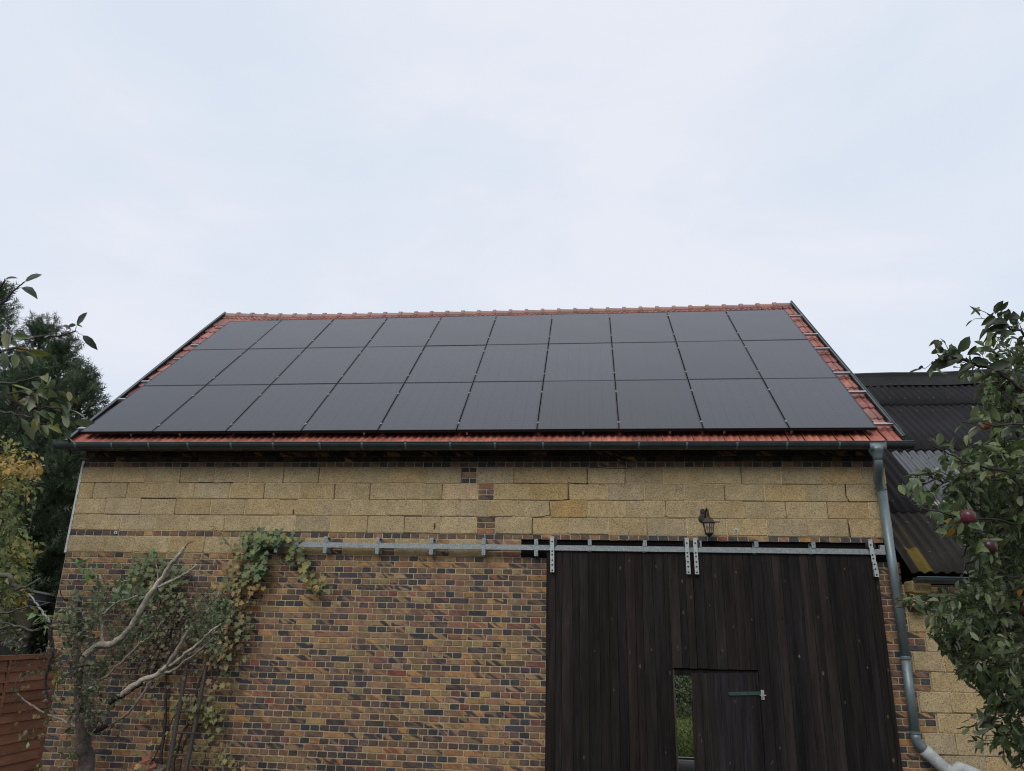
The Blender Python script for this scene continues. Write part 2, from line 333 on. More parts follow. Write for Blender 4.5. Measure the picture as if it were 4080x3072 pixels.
# corbel soffits
pass
def blockcol(k=None):
    b_ = random.choices([(134, 118, 86), (131, 115, 84), (135, 116, 80), (129, 115, 88), (135, 114, 76)], [6, 5, 2, 2.2, 1])[0] if k is None else k
    q_ = random.uniform(.94, 1.06); l_ = lin(*desat(b_, .84), 1.68); return tuple(v*q_ for v in l_)
def blocks(z1, z0, js, flush=0., special={}):
    for i in range(len(js)-1):
        if js[i+1] is None or js[i] is None: continue
        x0, x1 = js[i], js[i+1]
        if x1-x0 < .04: continue
        c = blockcol(special.get(i)); g_ = random.choice([.008, .010, .013])
        jc = random.choice([lin(156, 138, 104, 1.7), lin(86, 73, 54, 1.5), lin(148, 130, 96, 1.7)]); jh = random.choice([lin(154, 136, 100, 1.7), lin(80, 68, 50, 1.4), lin(120, 104, 76, 1.6)])
        wv = random.uniform(-.003, .003); bk.box(x1-g_/2-.0005+wv, x1+g_/2+.0005+wv, -.0008, .015, z0+.006, z1-.006, col=jc, mat=2); bk.box(x0+.004, x1-.004, -.0012, .0145, z0-.0035+wv, z0+.0045+wv, col=jh, mat=2)
        slab(bk, x0+g_/2+.001, x1-g_/2, z0+g_*.5+random.uniform(-.002, .002), z1-g_*.5+random.uniform(-.002, .002), random.uniform(-.009, -.003), .02, .006, .0045, .016, col=c, mat=2)
sp_ = lambda a_, b_, st: list(np.arange(a_, b_-.06, st))
R0 = [XL, .648, 1.173, 1.701, 2.232]+sp_(2.755, 4.7, .521)+[4.836, 5.359, 5.869]
R0b = [6.087, 6.607, 7.112, 7.625, 8.144]+sp_(8.66, 11.4, .52)+[XR]
R1 = [XL, .39, .914, 1.441, 1.954, 2.497, 3.01, 3.53, 4.05, 4.57, 5.091, 5.604, 6.108]; R1b = [6.341, 6.839, 7.365, 7.895, 8.401, 8.935, 9.464, 9.987, 10.505, 11.038, XR]
R2 = [XL, .634, 1.178, 1.699, 2.241, 2.752, 3.27, 3.79, 4.31, 4.826, 5.349, 5.863, 6.071, 6.267, 6.609, 7.117, 7.627, 8.143, 8.677, 9.205, 9.716, 10.244, 10.777, 11.304, XR]
R3 = [XL, .391, .908, 1.437, 1.952, 2.48, 3.0, 3.52, 4.04, 4.57, 5.092, 5.602, 6.111]; R3b = [6.365, 6.875, 7.383, 7.91, 8.419, 8.945, 9.466, 9.982, 10.492, 11.018, XR]
blocks(ztop(0), ztop(3), R0); blocks(ztop(0), ztop(3), R0b)
blocks(ztop(3), ztop(6), R1, special={11: (140, 120, 90)}); blocks(ztop(3), ztop(6), R1b, special={1: (134, 112, 70)})
blocks(ztop(6), ztop(9), R2, special={15: (132, 106, 62)})
blocks(ztop(9), ztop(12), R3, special={6: (146, 130, 98)}); blocks(ztop(9), ztop(12), R3b)
blocks(ztop(13), ztop(16), [XL, .65, 1.177, 1.698, 2.223, 2.743]); 
for (x0, x1) in ((3.30, 3.68), (3.68, 4.09), (4.24, 4.80), (4.98, 5.56), (5.74, 6.22)): blocks(ztop(13), ztop(16), [x0, x1])
# gather mortar + masonry into one mesh
for i, f_ in enumerate(bk.f): mb.f.append(tuple(j+mb.n for j in f_))
mb.v += bk.v; mb.n += bk.n; mb.c += bk.c; mb.c2 += bk.c2; mb.r += bk.r; mb.m += bk.m
fw = mb.build('wall', [M['mortar'], M['brick'], M['block']], barn); fw['label'] = 'front wall of mottled bricks below tan blocks'
# side and back walls
mb = MB(); YR = 4.45; ZR = 7.95
def gable(x0, x1):
    pr = [(.36, -1.3), (DEP, -1.3), (DEP, HT-.1), (YR, ZR-.15), (.36, HT-.1)]
    vs = [(x, y, z) for x in (x0, x1) for y, z in pr]
    mb.add(vs, [(4, 3, 2, 1, 0), (5, 6, 7, 8, 9)]+[(i, (i+1) % 5, (i+1) % 5+5, i+5) for i in range(5)])
gable(XL, XL+.3); mb.build('wall', M['render'], barn)['label'] = 'left gable wall'
mb = MB(); gable(XR-.3, XR); mb.build('wall', M['render'], barn)['label'] = 'right gable wall'
mb = MB()
BX0, BX1 = 8.6, 11.0
mb.box(XL+.302, BX0, DEP-.3, DEP-.002, -1.3, HT-.1); mb.box(BX1, XR-.302, DEP-.3, DEP-.002, -1.3, HT-.1); mb.box(BX0+.001, BX1-.001, DEP-.3, DEP-.002, 1.9, HT-.1)
mb.build('wall', M['render'], barn)['label'] = 'back wall with open rear doorway'
mb = MB(); mb.box(BX0-.1, BX1+.1, DEP-.4, DEP+.25, -1.4, -1.16); mb.box(BX0-.1, BX1+.1, DEP+.251, DEP+.4, -1.4, -1.12); mb.build('threshold', M['concrete'], barn)
mb = MB(); mb.box(XL+.3, XR-.3, .37, DEP-.41, -1.5, -1.2); mb.build('floor', M['concrete'], barn)
mb = MB(); mb.box(LX+.002, XR-.06, .032, .30, LZ0+.002, LZ1-.002, rnd=.1); mb.box(LX+.004, XR-.062, .018, .0315, LZ0+.12, LZ0+.135, rnd=.1); mb.build('lintel', M['black'], barn)
# white strip at the left corner, ragged inside edge
mb = MB(); zz = np.linspace(2.565, 3.9, 30)
for i in range(29):
    w0 = .034+.004*sin(i*2.1)+random.uniform(-.004, .004)
    mb.box(XL-.02, XL-.02+w0, -.012, .02, zz[i], zz[i+1]-.0005)
mb.build('corner_trim', M['white'], barn)
def splat(mb, x, z, r, rz=None, y=-.0065, n=12, col=(.6, .62, .6)):
    rz = rz or r; vs = [(x, y, z)]+[(x+r*random.uniform(.6, 1.2)*cos(2*pi*j/n), y, z+rz*random.uniform(.6, 1.2)*sin(2*pi*j/n)) for j in range(n)]
    vs += [(v[0], y+.006, v[2]) for v in vs[1:]]
    mb.add(vs, [(0, j, j % n+1) for j in range(1, n+1)]+[(j, j+n, j % n+1+n, j % n+1) for j in range(1, n+1)], col=col)
for cr in ([(2340, 1868), (2340, 1925)], [(2342, 1928), (2300, 1926), (2262, 1922)], [(2264, 1930), (2266, 1988), (2240, 1992), (2192, 1994)], [(2190, 1998), (2191, 2050), (2160, 2058), (2122, 2060)], [(2121, 2064), (2119, 2100), (2122, 2132)], [(2350, 1862), (2450, 1866), (2520, 1864)], [(3368, 1930), (3372, 1975), (3386, 2000)], [(3383, 2085), (3392, 2145)], [(2850, 2078), (2862, 2079), (2870, 2078)], [(790, 1922), (860, 1924), (930, 1922)], [(560, 1983), (640, 1985), (700, 1984)]):
    mb = MB(); L0 = [W(x+random.uniform(-2, 2), y, -.0135) for x, y in cr]
    for a_, b_ in zip(L0[:-1], L0[1:]):
        d_ = (b_-a_); n_ = np.array([-d_[2], 0, d_[0]]); n_ = n_/np.linalg.norm(n_)*random.uniform(.002, .004); mb.add([a_-n_, b_-n_*.8, b_+n_*.8, a_+n_]+[v+np.array([0, .012, 0]) for v in (a_-n_, b_-n_*.8, b_+n_*.8, a_+n_)], [(0, 1, 2, 3), (0, 4, 5, 1), (1, 5, 6, 2), (2, 6, 7, 3), (3, 7, 4, 0)])
    mb.build('crack', M['black'], barn)
for (x, y, r_) in ((2932, 2115, .032), (463, 2122, .028)):
    p = W(x, y); mb = MB(); splat(mb, p[0], p[2], r_, y=-.0125); fp = mb.build('filler_patch', M['white'], barn)
    mb = MB(); mb.lathe((p[0], -.0155, p[2]), [(.011, 0), (.012, .004)], axis='y'); mb.build('cable_hole', M['green'], fp)
for (x, y, h) in ((1732, 2097, .05), (1170, 2040, .04)):
    p = W(x, y); mb = MB(); splat(mb, p[0], p[2], .013, h, y=-.0125, col=(.07, .03, .018)); mb.build('rust_stain', M['rubble'], barn)

# ------------------------------------------------------------------ roof
KS = .975; TH = .72154
RO = CAM+KS*(np.array([0, -.0189, 4.3516])-CAM); RS = np.array([0, cos(TH), sin(TH)]); RN = np.array([0, -sin(TH), cos(TH)])
def RF(u, s, o): return RO+np.array([u, 0, 0])+RS*s+RN*o
SAG = ([-.55, .1, .6, 1.2, 2.5, 6, 9, 10.8, 11.5], [.27, .19, .10, .06, .02, 0, .01, .05, .11])
def sag(u): return float(np.interp(u, *SAG))
UR = 11.53
def UL(s): return -.14-.375*max(0, s+.15)/5.9
S0, SP_, NR = -.17, .3565, 17; SR = 5.68
roof_c = [(148, 94, 86), (156, 102, 92), (136, 84, 78), (160, 106, 96), (146, 98, 92), (128, 86, 80)]
def strch(u, s): return s+(sag(u)*(s-5.1)/.58 if s > 5.1 else 0)
mb = MB(); TW = .205; NT = 60; SEG = 14
def prof(t):     # double roll with a sharp side lap
    h = .011+.011*cos(4*pi*t)
    if t < .07: h += .008*(1-t/.07)
    if t > .95: h -= .010*(t-.95)/.05
    return h
for r in range(NR):
    s0 = S0+r*SP_; s1 = min(s0+SP_+.03, SR-.02)
    if s1 <= s0: continue
    for k in range(NT):
        u0 = UR-(NT-k)*TW; u1 = u0+TW
        if u1 <= UL(s0)+.03: continue
        c = random.choice(roof_c); q_ = random.uniform(.88, 1.1)
        if r == 0: c = random.choice([(160, 96, 80), (156, 90, 76), (148, 90, 78), (164, 102, 86)])
        cc = tuple(v*q_*1.2 for v in lin(*c))
        uj = random.uniform(-.002, .002); oj = random.uniform(-.003, .003); sj = random.uniform(-.004, .004)
        vs = []; nn = SEG+1
        for j in range(nn):
            t_ = j/SEG; u = max(u0+t_*TW+uj, UL(s0)+.02); h = prof(t_)
            sw = .006*cos(4*pi*t_)
            for (s_, o_) in ((s0+sj-sw+.002, -.140+h), (s0+sj-sw, -.122+h), (s0+sj-sw+.012, -.110+h), (s1, -.139+h)):
                vs.append(RF(u, strch(u, s_), o_-.02+oj*(.5 if s_ > s0+.1 else 1)))
        fs = []
        for j in range(SEG):
            a_ = j*4; b2 = a_+4; fs += [(a_, b2, b2+1, a_+1), (a_+1, b2+1, b2+2, a_+2), (a_+2, b2+2, b2+3, a_+3)]
        mb.add(vs, fs, col=cc)
roof = mb.build('roof', M['tile'], barn, smooth=True)
roof['label'] = 'red double roll clay tile roof slope'
try:
    for pl in roof.data.polygons: pass
    ed = roof.data.attributes.new('sharp_face', 'BOOLEAN', 'FACE')
except Exception: pass
roof.data.attributes['sharp_face'].data.foreach_set('value', [False]*len(roof.data.polygons)) if 'sharp_face' in roof.data.attributes else None
# deck under the tiles (both slopes)
mb = MB(); a0 = RF(-.10, S0+.05, -.16); a1 = RF(UR-.02, S0+.05, -.16); rl = RF(-.46, SR, -.16); rr2 = RF(UR-.02, SR, -.16)
b0 = np.array([a0[0]-.3, 2*rl[1]-a0[1], a0[2]]); b1 = np.array([a1[0], 2*rl[1]-a1[1], a0[2]])
dn = np.array([0, 0, -.09])
for tri in ((a0, a1, rr2, rl), (rl, rr2, b1, b0)):
    v4 = list(tri)+[t_+dn for t_ in tri]; mb.add(v4, [(0, 1, 2, 3), (7, 6, 5, 4), (0, 4, 5, 1), (1, 5, 6, 2), (2, 6, 7, 3), (3, 7, 4, 0)], col=lin(150, 80, 66))
mb.build('roof_deck', M['timber'], roof)
mb = MB(); up = np.array([0, 0, .05]); v4 = [rl+up*.7, rr2+up*.7, b1+up, b0+up]; v8 = v4+[v-up*.8 for v in v4]
mb.add(v8, [(0, 1, 2, 3), (7, 6, 5, 4), (0, 4, 5, 1), (1, 5, 6, 2), (2, 6, 7, 3), (3, 7, 4, 0)], col=lin(150, 80, 66, 1.3))
mb.build('rear_roof_slope', M['tile'], roof)
# ridge tiles
ulo, uhi = -.50, UR+.02; n_rt = 36; pit = (uhi-ulo)/n_rt
def rpt(u): return RF(u, SR+sag(u), -.15)
rproto = None
for i in range(n_rt):
    u0 = ulo+i*pit; u1 = u0+pit
    a_, b_ = rpt(u0), rpt(u1); mb = MB()
    cc = tuple(v*random.uniform(1.05, 1.35) for v in lin(128, 96, 88))
    vs = []; NS = 10
    sec = [(0, .118, 0), (.86, .104, .0), (.862, .128, .01), (1.0, .130, .01), (1.06, .128, .01)] if i < n_rt-1 else [(0, .118, 0), (1, .108, 0)]
    for (t_, r_, h_) in sec:
        c_ = a_+(b_-a_)*t_
        for j in range(NS+1):
            w = rad(-22)+rad(224)*j/NS
            vs.append(c_+np.array([0, -r_*cos(w)*.92, r_*sin(w)*.82+h_-.028]))
    fs = [(q_*(NS+1)+j, q_*(NS+1)+j+1, (q_+1)*(NS+1)+j+1, (q_+1)*(NS+1)+j) for q_ in range(len(sec)-1) for j in range(NS)]
    fs += [tuple(range(NS+1)), tuple(range((len(sec)-1)*(NS+1), len(sec)*(NS+1)))]
    mb.add(vs, fs, col=cc); mb.build('ridge_tile', M['ridge'], roof)
# verge trims
mb = MB()
def strip(ul, ur, s0, s1, o0, o1, n=1):
    for i in range(n):
        a_, b_ = s0+(s1-s0)*i/n, s0+(s1-s0)*(i+1)/n
        vs = [RF(f(s_), strch(f(s_), s_), o_) for s_ in (a_, b_) for o_ in (o0, o1) for f in (ul, ur)]
        mb.add(vs, [(0, 1, 3, 2), (4, 6, 7, 5), (0, 4, 5, 1), (2, 3, 7, 6), (0, 2, 6, 4), (1, 5, 7, 3)])
strip(lambda s: UR+.012, lambda s: UR+.022, S0+.02, SR+.02, -.30, -.035); strip(lambda s: UR-.02, lambda s: UR+.0118, S0+.02, SR, -.06, -.045)
mb.build('verge_trim', M['zinc'], roof)
mb = MB()
strip(lambda s: UL(s)-.02, lambda s: UL(s)-.002, S0+.02, SR+.02, -.30, -.055, 6); strip(lambda s: UL(s)-.0018, lambda s: UL(s)+.03, S0+.02, SR, -.07, -.056, 6)
mb.build('verge_trim', M['zinc'], roof)

def smooth_line0(p): return smooth_line(p, 3)
def smooth_line(pts, k=4, wob=0.):
    pts = np.array(pts, float); o_ = []
    for i in range(len(pts)-1):
        p0 = pts[max(i-1, 0)]; p1 = pts[i]; p2 = pts[i+1]; p3 = pts[min(i+2, len(pts)-1)]
        for j in range(k):
            t_ = j/k; o_.append(.5*((2*p1)+(-p0+p2)*t_+(2*p0-5*p1+4*p2-p3)*t_**2+(-p0+3*p1-3*p2+p3)*t_**3))
    o_.append(pts[-1]); return o_
# gutter
def gutter(mb, x0, x1, yc, za, zb, r, n=12, endcap=True):
    vs = []; prof_ = []
    for j in range(n+1):
        w = pi+pi*j/n; prof_.append((r*cos(w), r*sin(w)))
    pin = [(a_*(1-.004/r), b_*(1-.004/r)) for a_, b_ in reversed(prof_)]
    P_ = prof_+pin; k = len(P_)
    for (x, z) in ((x0, za), (x1, zb)):
        for a_, b_ in P_: vs.append((x, yc+a_, z+b_))
    mb.add(vs, [(i, (i+1) % k, (i+1) % k+k, i+k) for i in range(k)])
    mb.tube([(x0, yc-r, za+.001), (x1, yc-r, zb+.001)], .0095, n=8)     # rolled lip
    if endcap:
        for (x, z) in ((x0, za), (x1, zb)):
            vs = [(x+dx, yc+a_*1.03, z+b_*1.03) for dx in (-.002, .003) for a_, b_ in prof_]; q_ = n+1
            mb.add(vs, [tuple(range(q_)), tuple(reversed(range(q_, 2*q_)))]+[(i, i+1, i+1+q_, i+q_) for i in range(n)])
GX0, GX1, GY, GA, GB, GR = -.02, 11.79, -.405, 4.072, 4.046, .078
mb = MB(); gutter(mb, GX0, GX1, GY, GA, GB, GR); gut = mb.build('gutter', M['zinc'], barn, smooth=False)
gut['label'] = 'half round dark zinc gutter along the eave'
gx = [float(W(x, 1780, GY)[0]) for x in (310, 455, 602, 757, 928, 1095, 1280, 1447, 1620, 1797, 1974, 2165, 2352, 2545, 2735, 2935, 3132, 3340, 3520)]
br0 = None
for x in gx:
    if br0 is None:
        mb = MB(); n = 12; vs = []
        for dx in (-.013, .013):
            for r_ in (GR+.0005, GR+.007):
                for j in range(n+1):
                    w = pi+pi*j/n; vs.append((dx, r_*cos(w), r_*sin(w)))
        m_ = n+1; fs = []
        for j in range(n): fs += [(m_+j, m_+j+1, 3*m_+j+1, 3*m_+j), (j, j+1, m_+j+1, m_+j), (2*m_+j, 3*m_+j, 3*m_+j+1, 2*m_+j+1)]
        mb.add(vs, fs); mb.box(-.012, .012, -GR-.012, -GR+.012, .008, .0125)
        br0 = mb.build('gutter_bracket', M['zincpipe']); br = br0
    else: br = br0.copy(); COL.objects.link(br)
    t_ = (x-GX0)/(GX1-GX0); br.parent = gut; br.matrix_parent_inverse = Matrix.Identity(4); br.matrix_local = gut.matrix_world.inverted() @ Matrix.Translation((x, GY, GA+(GB-GA)*t_))
# downpipe
px0 = float(W(3500, 1850, GY)[0])
dp = None
mb = MB(); zt = GB
mb.lathe((px0, GY, zt), [(.10, -.045), (.102, -.10), (.092, -.125), (.058, -.19), (.060, -.235)], n=18)
mb.box(px0-.10, px0+.10, GY-GR-.006, GY-GR+.03, zt-.11, zt-.016)
mb.tube(smooth_line0([(px0, GY, zt-.2), (px0, GY+.004, zt-.27), (px0+.015, GY+.09, zt-.37), (px0+.045, -.19, zt-.47), (11.44, -.125, zt-.55), (11.45, -.115, 3.44)]), .0555, n=18)
mb.tube([(11.45, -.115, 3.46), (11.475, -.115, 1.45)], .0575, n=18); mb.tube([(11.475, -.115, 1.46), (11.47, -.115, .56)], .0545, n=18)
mb.tube([(11.47, -.115, .585), (11.472, -.115, .53), (11.485, -.115, .485), (11.52, -.115, .435), (11.55, -.115, .405)], .0575, n=18)
dp = mb.build('downpipe', M['zincpipe'], barn, smooth=True); dp['label'] = 'grey zinc downpipe at the right corner'
for z, x in ((3.50, 11.452), (1.42, 11.475), (.59, 11.47)):
    mb = MB(); mb.lathe((x, -.115, z), [(.060, -.014), (.066, -.012), (.066, -.004), (.061, -.002), (.061, .002), (.066, .004), (.066, .012), (.060, .014)], n=18)
    mb.box(x-.10, x-.06, -.121, -.109, z-.01, z+.01); mb.box(x-.008, x+.008, -.056, .01, z-.008, z+.008)
    mb.build('pipe_clamp', M['zincpipe'], dp)
mb = MB(); mb.tube([(11.545, -.115, .41), (11.60, -.12, .355), (11.74, -.125, .22), (11.80, -.13, .16)], .072, n=18); mb.tube([(11.74, -.13, .205), (11.82, -.132, .15), (11.88, -.135, .06)], .085, n=18)
mb.tube([(11.80, -.16, .02), (11.81, -.15, .16), (11.90, -.15, .225), (12.0, -.15, .19), (12.3, -.15, .05), (12.6, -.15, -.1)], .078, n=18)
dr = mb.build('drain_pipe', M['pale'], dp, smooth=True); dr['label'] = 'pale grey plastic pipe with a branch at the foot of the downpipe'

# ------------------------------------------------------------------ solar panels, rails
PX, PY = 1.154*KS, 1.7524*KS; pw, ph = PX-.014, PY-.012
mbf = MB(); T = .040; bw = .011
mbf.box(0, pw, 0, bw, -T, 0); mbf.box(0, pw, ph-bw, ph, -T, 0); mbf.box(0, bw, bw, ph-bw, -T, 0); mbf.box(pw-bw, pw, bw, ph-bw, -T, 0)
mbg = MB(); mbg.box(bw, pw-bw, bw, ph-bw, -T+.002, -.0025)
ORD = ['first', 'second', 'third', 'fourth', 'fifth', 'sixth', 'seventh', 'eighth', 'ninth', 'tenth']; ROWN = ['bottom', 'middle', 'top']
fr0 = gl0 = None
rot = Matrix(((1, 0, 0), (0, RS[1], RN[1]), (0, RS[2], RN[2]))).to_4x4()
for r in range(3):
    for c in range(10):
        lab = f'black solar panel, {ORD[c]} from the left in the {ROWN[r]} row on the tiled roof'
        o = bpy.data.objects.new('solar_panel', None); COL.objects.link(o); o.empty_display_size = .2
        tag(o, lab, 'solar panel', 'solar panels in three rows on the roof')
        p_ = RF(c*PX+.007, r*PY+.004, random.uniform(-.002, .002)); o.matrix_world = Matrix.Translation(Vector(p_)) @ rot @ Matrix.Rotation(random.uniform(-.0012, .0012), 4, 'X') @ Matrix.Rotation(random.uniform(-.0012, .0012), 4, 'Y')
        if fr0 is None: fr0 = mbf.build('frame', M['frame']); gl0 = mbg.build('glass', M['pv']); a_, b_ = fr0, gl0
        else:
            a_, b_ = fr0.copy(), gl0.copy(); COL.objects.link(a_); COL.objects.link(b_)
        a_.parent = o; b_.parent = o
RUL = (-.17, -.17, -.19, -.18, -.21, -.22)
cl0 = None
for i, s_ in enumerate((.207, 1.297, 2.052, 3.157, 3.893, 4.976)):
    s_ *= KS; ul = RUL[i]; ur = UR-.01
    mb = MB(); o_ = RF(ul, s_-.02, -.075)
    for (ds, dh, o0) in ((.04, .006, 0), (.04, .006, .034)): mb.obox(RF(ul, s_-.02, -.075+o0), (ur-ul, 0, 0), RS*ds, RN*dh)
    mb.obox(RF(ul, s_-.016, -.0685), (ur-ul, 0, 0), RS*.005, RN*.027); mb.obox(RF(ul, s_+.011, -.0685), (ur-ul, 0, 0), RS*.005, RN*.027)
    rail = mb.build('mounting_rail', M['alu'])
    tag(rail, f'aluminium mounting rail under the solar panels, {ORD[i]} rail up from the gutter', 'rail', 'rails that carry the solar panels')
    for c in range(11):
        if cl0 is None:
            mb = MB(); mb.box(-.013, .013, -.018, .018, -.004, .004); mb.box(-.006, .006, -.02, .02, -.035, -.004); mb.lathe((0, 0, .006), [(.007, 0), (.007, .006)], n=6); cl0 = mb.build('clamp', M['alu']); cl = cl0
        else: cl = cl0.copy(); COL.objects.link(cl)
        u = c*PX+(-.004 if c == 0 else .004 if c == 10 else 0)
        cl.parent = rail; cl.matrix_world = Matrix.Translation(Vector(RF(u, s_, .003))) @ rot
        cl.matrix_parent_inverse = Matrix.Identity(4)
    if i == 0:
        for x in (520, 735, 1140, 1520, 1940, 2400, 2735, 2940, 3190, 3475):
            u = (x-330)/308*1.0; u = min(11.35, max(.1, (x-317)/(3497-317)*11.25))
            mb = MB(); mb.obox(RF(u, s_-.13, -.118), (.03, 0, 0), RS*.15, RN*.006); mb.obox(RF(u, s_-.13, -.112), (.03, 0, 0), RS*.006, RN*.04); mb.build('roof_hook', M['galv2'], rail)
# loose cable at the right end of the lowest rail
mb = MB(); p0 = RF(11.36, .22, -.06); pts = [p0, RF(UR-.02, .23, -.03), RF(UR+.06, .16, -.06), RF(UR+.10, .05, -.16), RF(UR+.06, -.02, -.26)]
tag(mb.tube(pts, .012, n=8).build('cable', M['wheel'], smooth=True), 'black cable looping over the right edge of the tiled roof', 'cable')

# ------------------------------------------------------------------ sliding doors
PK = .82
def plankcol():
    c = random.choice([(37, 33, 33), (34, 31, 32), (40, 35, 34), (37, 32, 32), (42, 36, 34), (32, 30, 32)]); q_ = random.uniform(.85, 1.15)
    return tuple(v*q_*PK for v in lin(*c))
WX0, WX1, WZ = 8.665, 9.71, 1.232; DZ0, DZ1 = -.70, 2.648
def planks(mb, x0, x1, z0, z1, y=-.115, cutout=True):
    x = x0
    while x < x1-.005:
        w = random.choice([.085, .095, .11, .12, .13, .14]); e_ = min(x+w, x1)
        if cutout:
            for b_ in (WX0, WX1):
                if x < b_-.002 and (e_ > b_ or b_-e_ < .03): e_ = b_
        if x1-e_ < .03: e_ = x1
        zz0 = WZ if cutout and x >= WX0-.002 and e_ <= WX1+.002 else z0
        yj = y+random.uniform(-.003, .003); g_ = .0035
        c = plankcol(); o = (x+g_/2, e_-g_/2); b_ = .003
        zb, zt_ = zz0+random.uniform(0, .006), z1-random.uniform(0, .006)
        vs = [(x-.0004, yj+.025, zb), (e_+.0004, yj+.025, zb), (e_+.0003, yj+.010, zb), (o[1]-.001, yj, zb), (o[0]+.001, yj, zb), (x-.0003, yj+.010, zb)]
        vs += [(p_[0], p_[1], zt_) for p_ in vs]
        mb.add(vs, [tuple(reversed(range(6))), tuple(range(6, 12))]+[(j, (j+1) % 6, (j+1) % 6+6, j+6) for j in range(6)], col=c, rnd=random.random())
        # knots and torn grain
        for _ in range(random.choice([1, 1, 2, 3])):
            kz = random.uniform(zz0+.1, z1-.1); kx = random.uniform(x+.03, e_-.03) if e_-x > .07 else (x+e_)/2; r_ = random.uniform(.007, .016); n = 8
            kc = lin(*random.choice([(72, 58, 50), (24, 21, 21), (62, 48, 40), (54, 46, 42)]), 1.2)
            vs = [(kx+r_*cos(2*pi*j/n), yj-.0008, kz+r_*random.uniform(1.2, 2.2)*sin(2*pi*j/n)) for j in range(n)]; vs += [(v[0], yj+.002, v[2]) for v in vs]
            mb.add(vs, [tuple(range(n))]+[(j, (j+1) % n, (j+1) % n+n, j+n) for j in range(n)], col=kc)
        x = e_
    if cutout is not None: pass
for nm, x0, x1, lab in (('l', DL-.02, 8.977, 'left leaf of the dark plank sliding doors'), ('r', 8.981, DR+.0, 'right leaf of the dark plank sliding doors')):
    mb = MB(); planks(mb, x0, x1, DZ0, DZ1)
    d_ = mb.build('sliding_door', M['planks'], barn); d_['label'] = lab
    mb = MB()
    for z in (2.45, 1.30): mb.box(x0+.02, x1-.02, -.085, -.055, z-.06, z+.06, col=plankcol())
    mb.build('brace', M['planks'], d_)
    if nm == 'l': mb = MB(); mb.box(8.93, 9.03, -.0846, -.06, WZ+.01, 2.6, col=plankcol()); mb.build('cover_batten', M['planks'], d_)
    if nm == 'l': mb = MB(); mb.box(WX0-.05, WX0+.028, -.0845, -.05, DZ0, WZ-.001); mb.build('jamb', M['timber'], d_)
    if nm == 'r': mb = MB(); mb.box(WX1+.001, WX1+.07, -.0845, -.05, DZ0, WZ-.001); mb.build('jamb', M['timber'], d_)
    for x in ((7.157,) if nm == 'l' else ())+((8.912,) if nm == 'l' else (9.018, 11.205)):
        mb = MB(); lean = .03 if x > 11 else .004
        for i in range(5):
            z0 = 2.375+i*.09; z1 = z0+.0895; sh = lean*(1-i/4.)
            mb.box(x-.026+sh, x+.026+sh, -.186+.0, -.178, z0, z1)
        mb.box(x-.026, x+.026, -.186, -.178, 2.826, 2.838); mb.box(x-.026, x+.026, -.177, -.118, 2.832, 2.838)
        for z in (2.40, 2.47, 2.53, 2.60, 2.645, 2.77):
            mb.lathe((x+lean*max(0, (2.73-z)/.36), -.1925, z), [(.010, 0), (.0125, .006)], n=6, axis='y', mat=1)
        mb.box(x-.02+lean, x+.02+lean, -.178, -.12, 2.385, 2.56)
        st = mb.build('hanger_strap', [M['galv2'], M['iron']], d_)
        if x > 11: st['label'] = 'slightly bent hanger strap'
        mb = MB(); mb.lathe((x+.01, -.165, 2.765), [(.055, 0), (.058, .006), (.05, .012), (.05, .028), (.058, .034), (.055, .04)], n=20, axis='y'); mb.build('roller', M['wheel'], d_, smooth=False)
# head piece over the wicket, wicket leaf standing ajar towards the camera
mb = MB(); mb.box(WX0+.03, WX1-.002, -.0835, -.045, WZ-.085, WZ+.04, col=plankcol()); mb.build('wicket_frame', M['planks'], barn)
wk = bpy.data.objects.new('wicket_door', None); COL.objects.link(wk); wk.parent = barn
hinge = Matrix.Translation((WX1-.01, -.10, 0)) @ Matrix.Rotation(rad(31), 4, 'Z')
def hb(mbx, name, m_, par):
    o = mbx.build(name, m_); o.data.transform(hinge); return o
PK = 1.3; mb = MB(); random.seed(11); planks(mb, -1.0, -.004, DZ0+.02, WZ-.03, y=-.02, cutout=False)
COL.objects.unlink(wk); bpy.data.objects.remove(wk)
wk = hb(mb, 'wicket_door', M['planks'], None); wk.parent = barn; wk.matrix_parent_inverse = barn.matrix_world.inverted(); wk['label'] = 'small wicket door standing ajar'
mb = MB(); mb.box(-.98, -.02, .0075, .035, .93, 1.03, col=plankcol()); mb.box(-.98, -.02, .0075, .035, -.1, 0., col=plankcol()); mb.box(-.999, -.96, .006, .034, DZ0+.02, .92, col=plankcol()); o = hb(mb, 'brace', M['planks'], None); o.parent = wk
mb = MB(); mb.box(-.47, .01, -.030, -.0235, .952, .992)
vs = [(-.47, -.030, .952), (-.47, -.0235, .952), (-.47, -.0235, .992), (-.47, -.030, .992), (-.50, -.027, .972)]
mb.add(vs, [(0, 3, 4), (0, 4, 1), (1, 4, 2), (2, 4, 3)])
for x in (-.45, -.32, -.19, -.06): mb.lathe((x, -.031, .972), [(.008, -.004), (.009, 0)], n=8, axis='y')
o = hb(mb, 'strap_hinge', M['green'], None); o.parent = wk
mb = MB(); mb.box(WX1+.012, WX1+.05, -.128, -.1195, .90, 1.01); mb.lathe((WX1+.02, -.135, .925), [(.012, 0), (.012, .07)], n=10); mb.box(WX1-.005, WX1+.07, -.137, -.129, .945, .956)
o = mb.build('hinge_plate', M['galv2']); o.parent = wk
for o in wk.children: o.matrix_parent_inverse = wk.matrix_world.inverted()
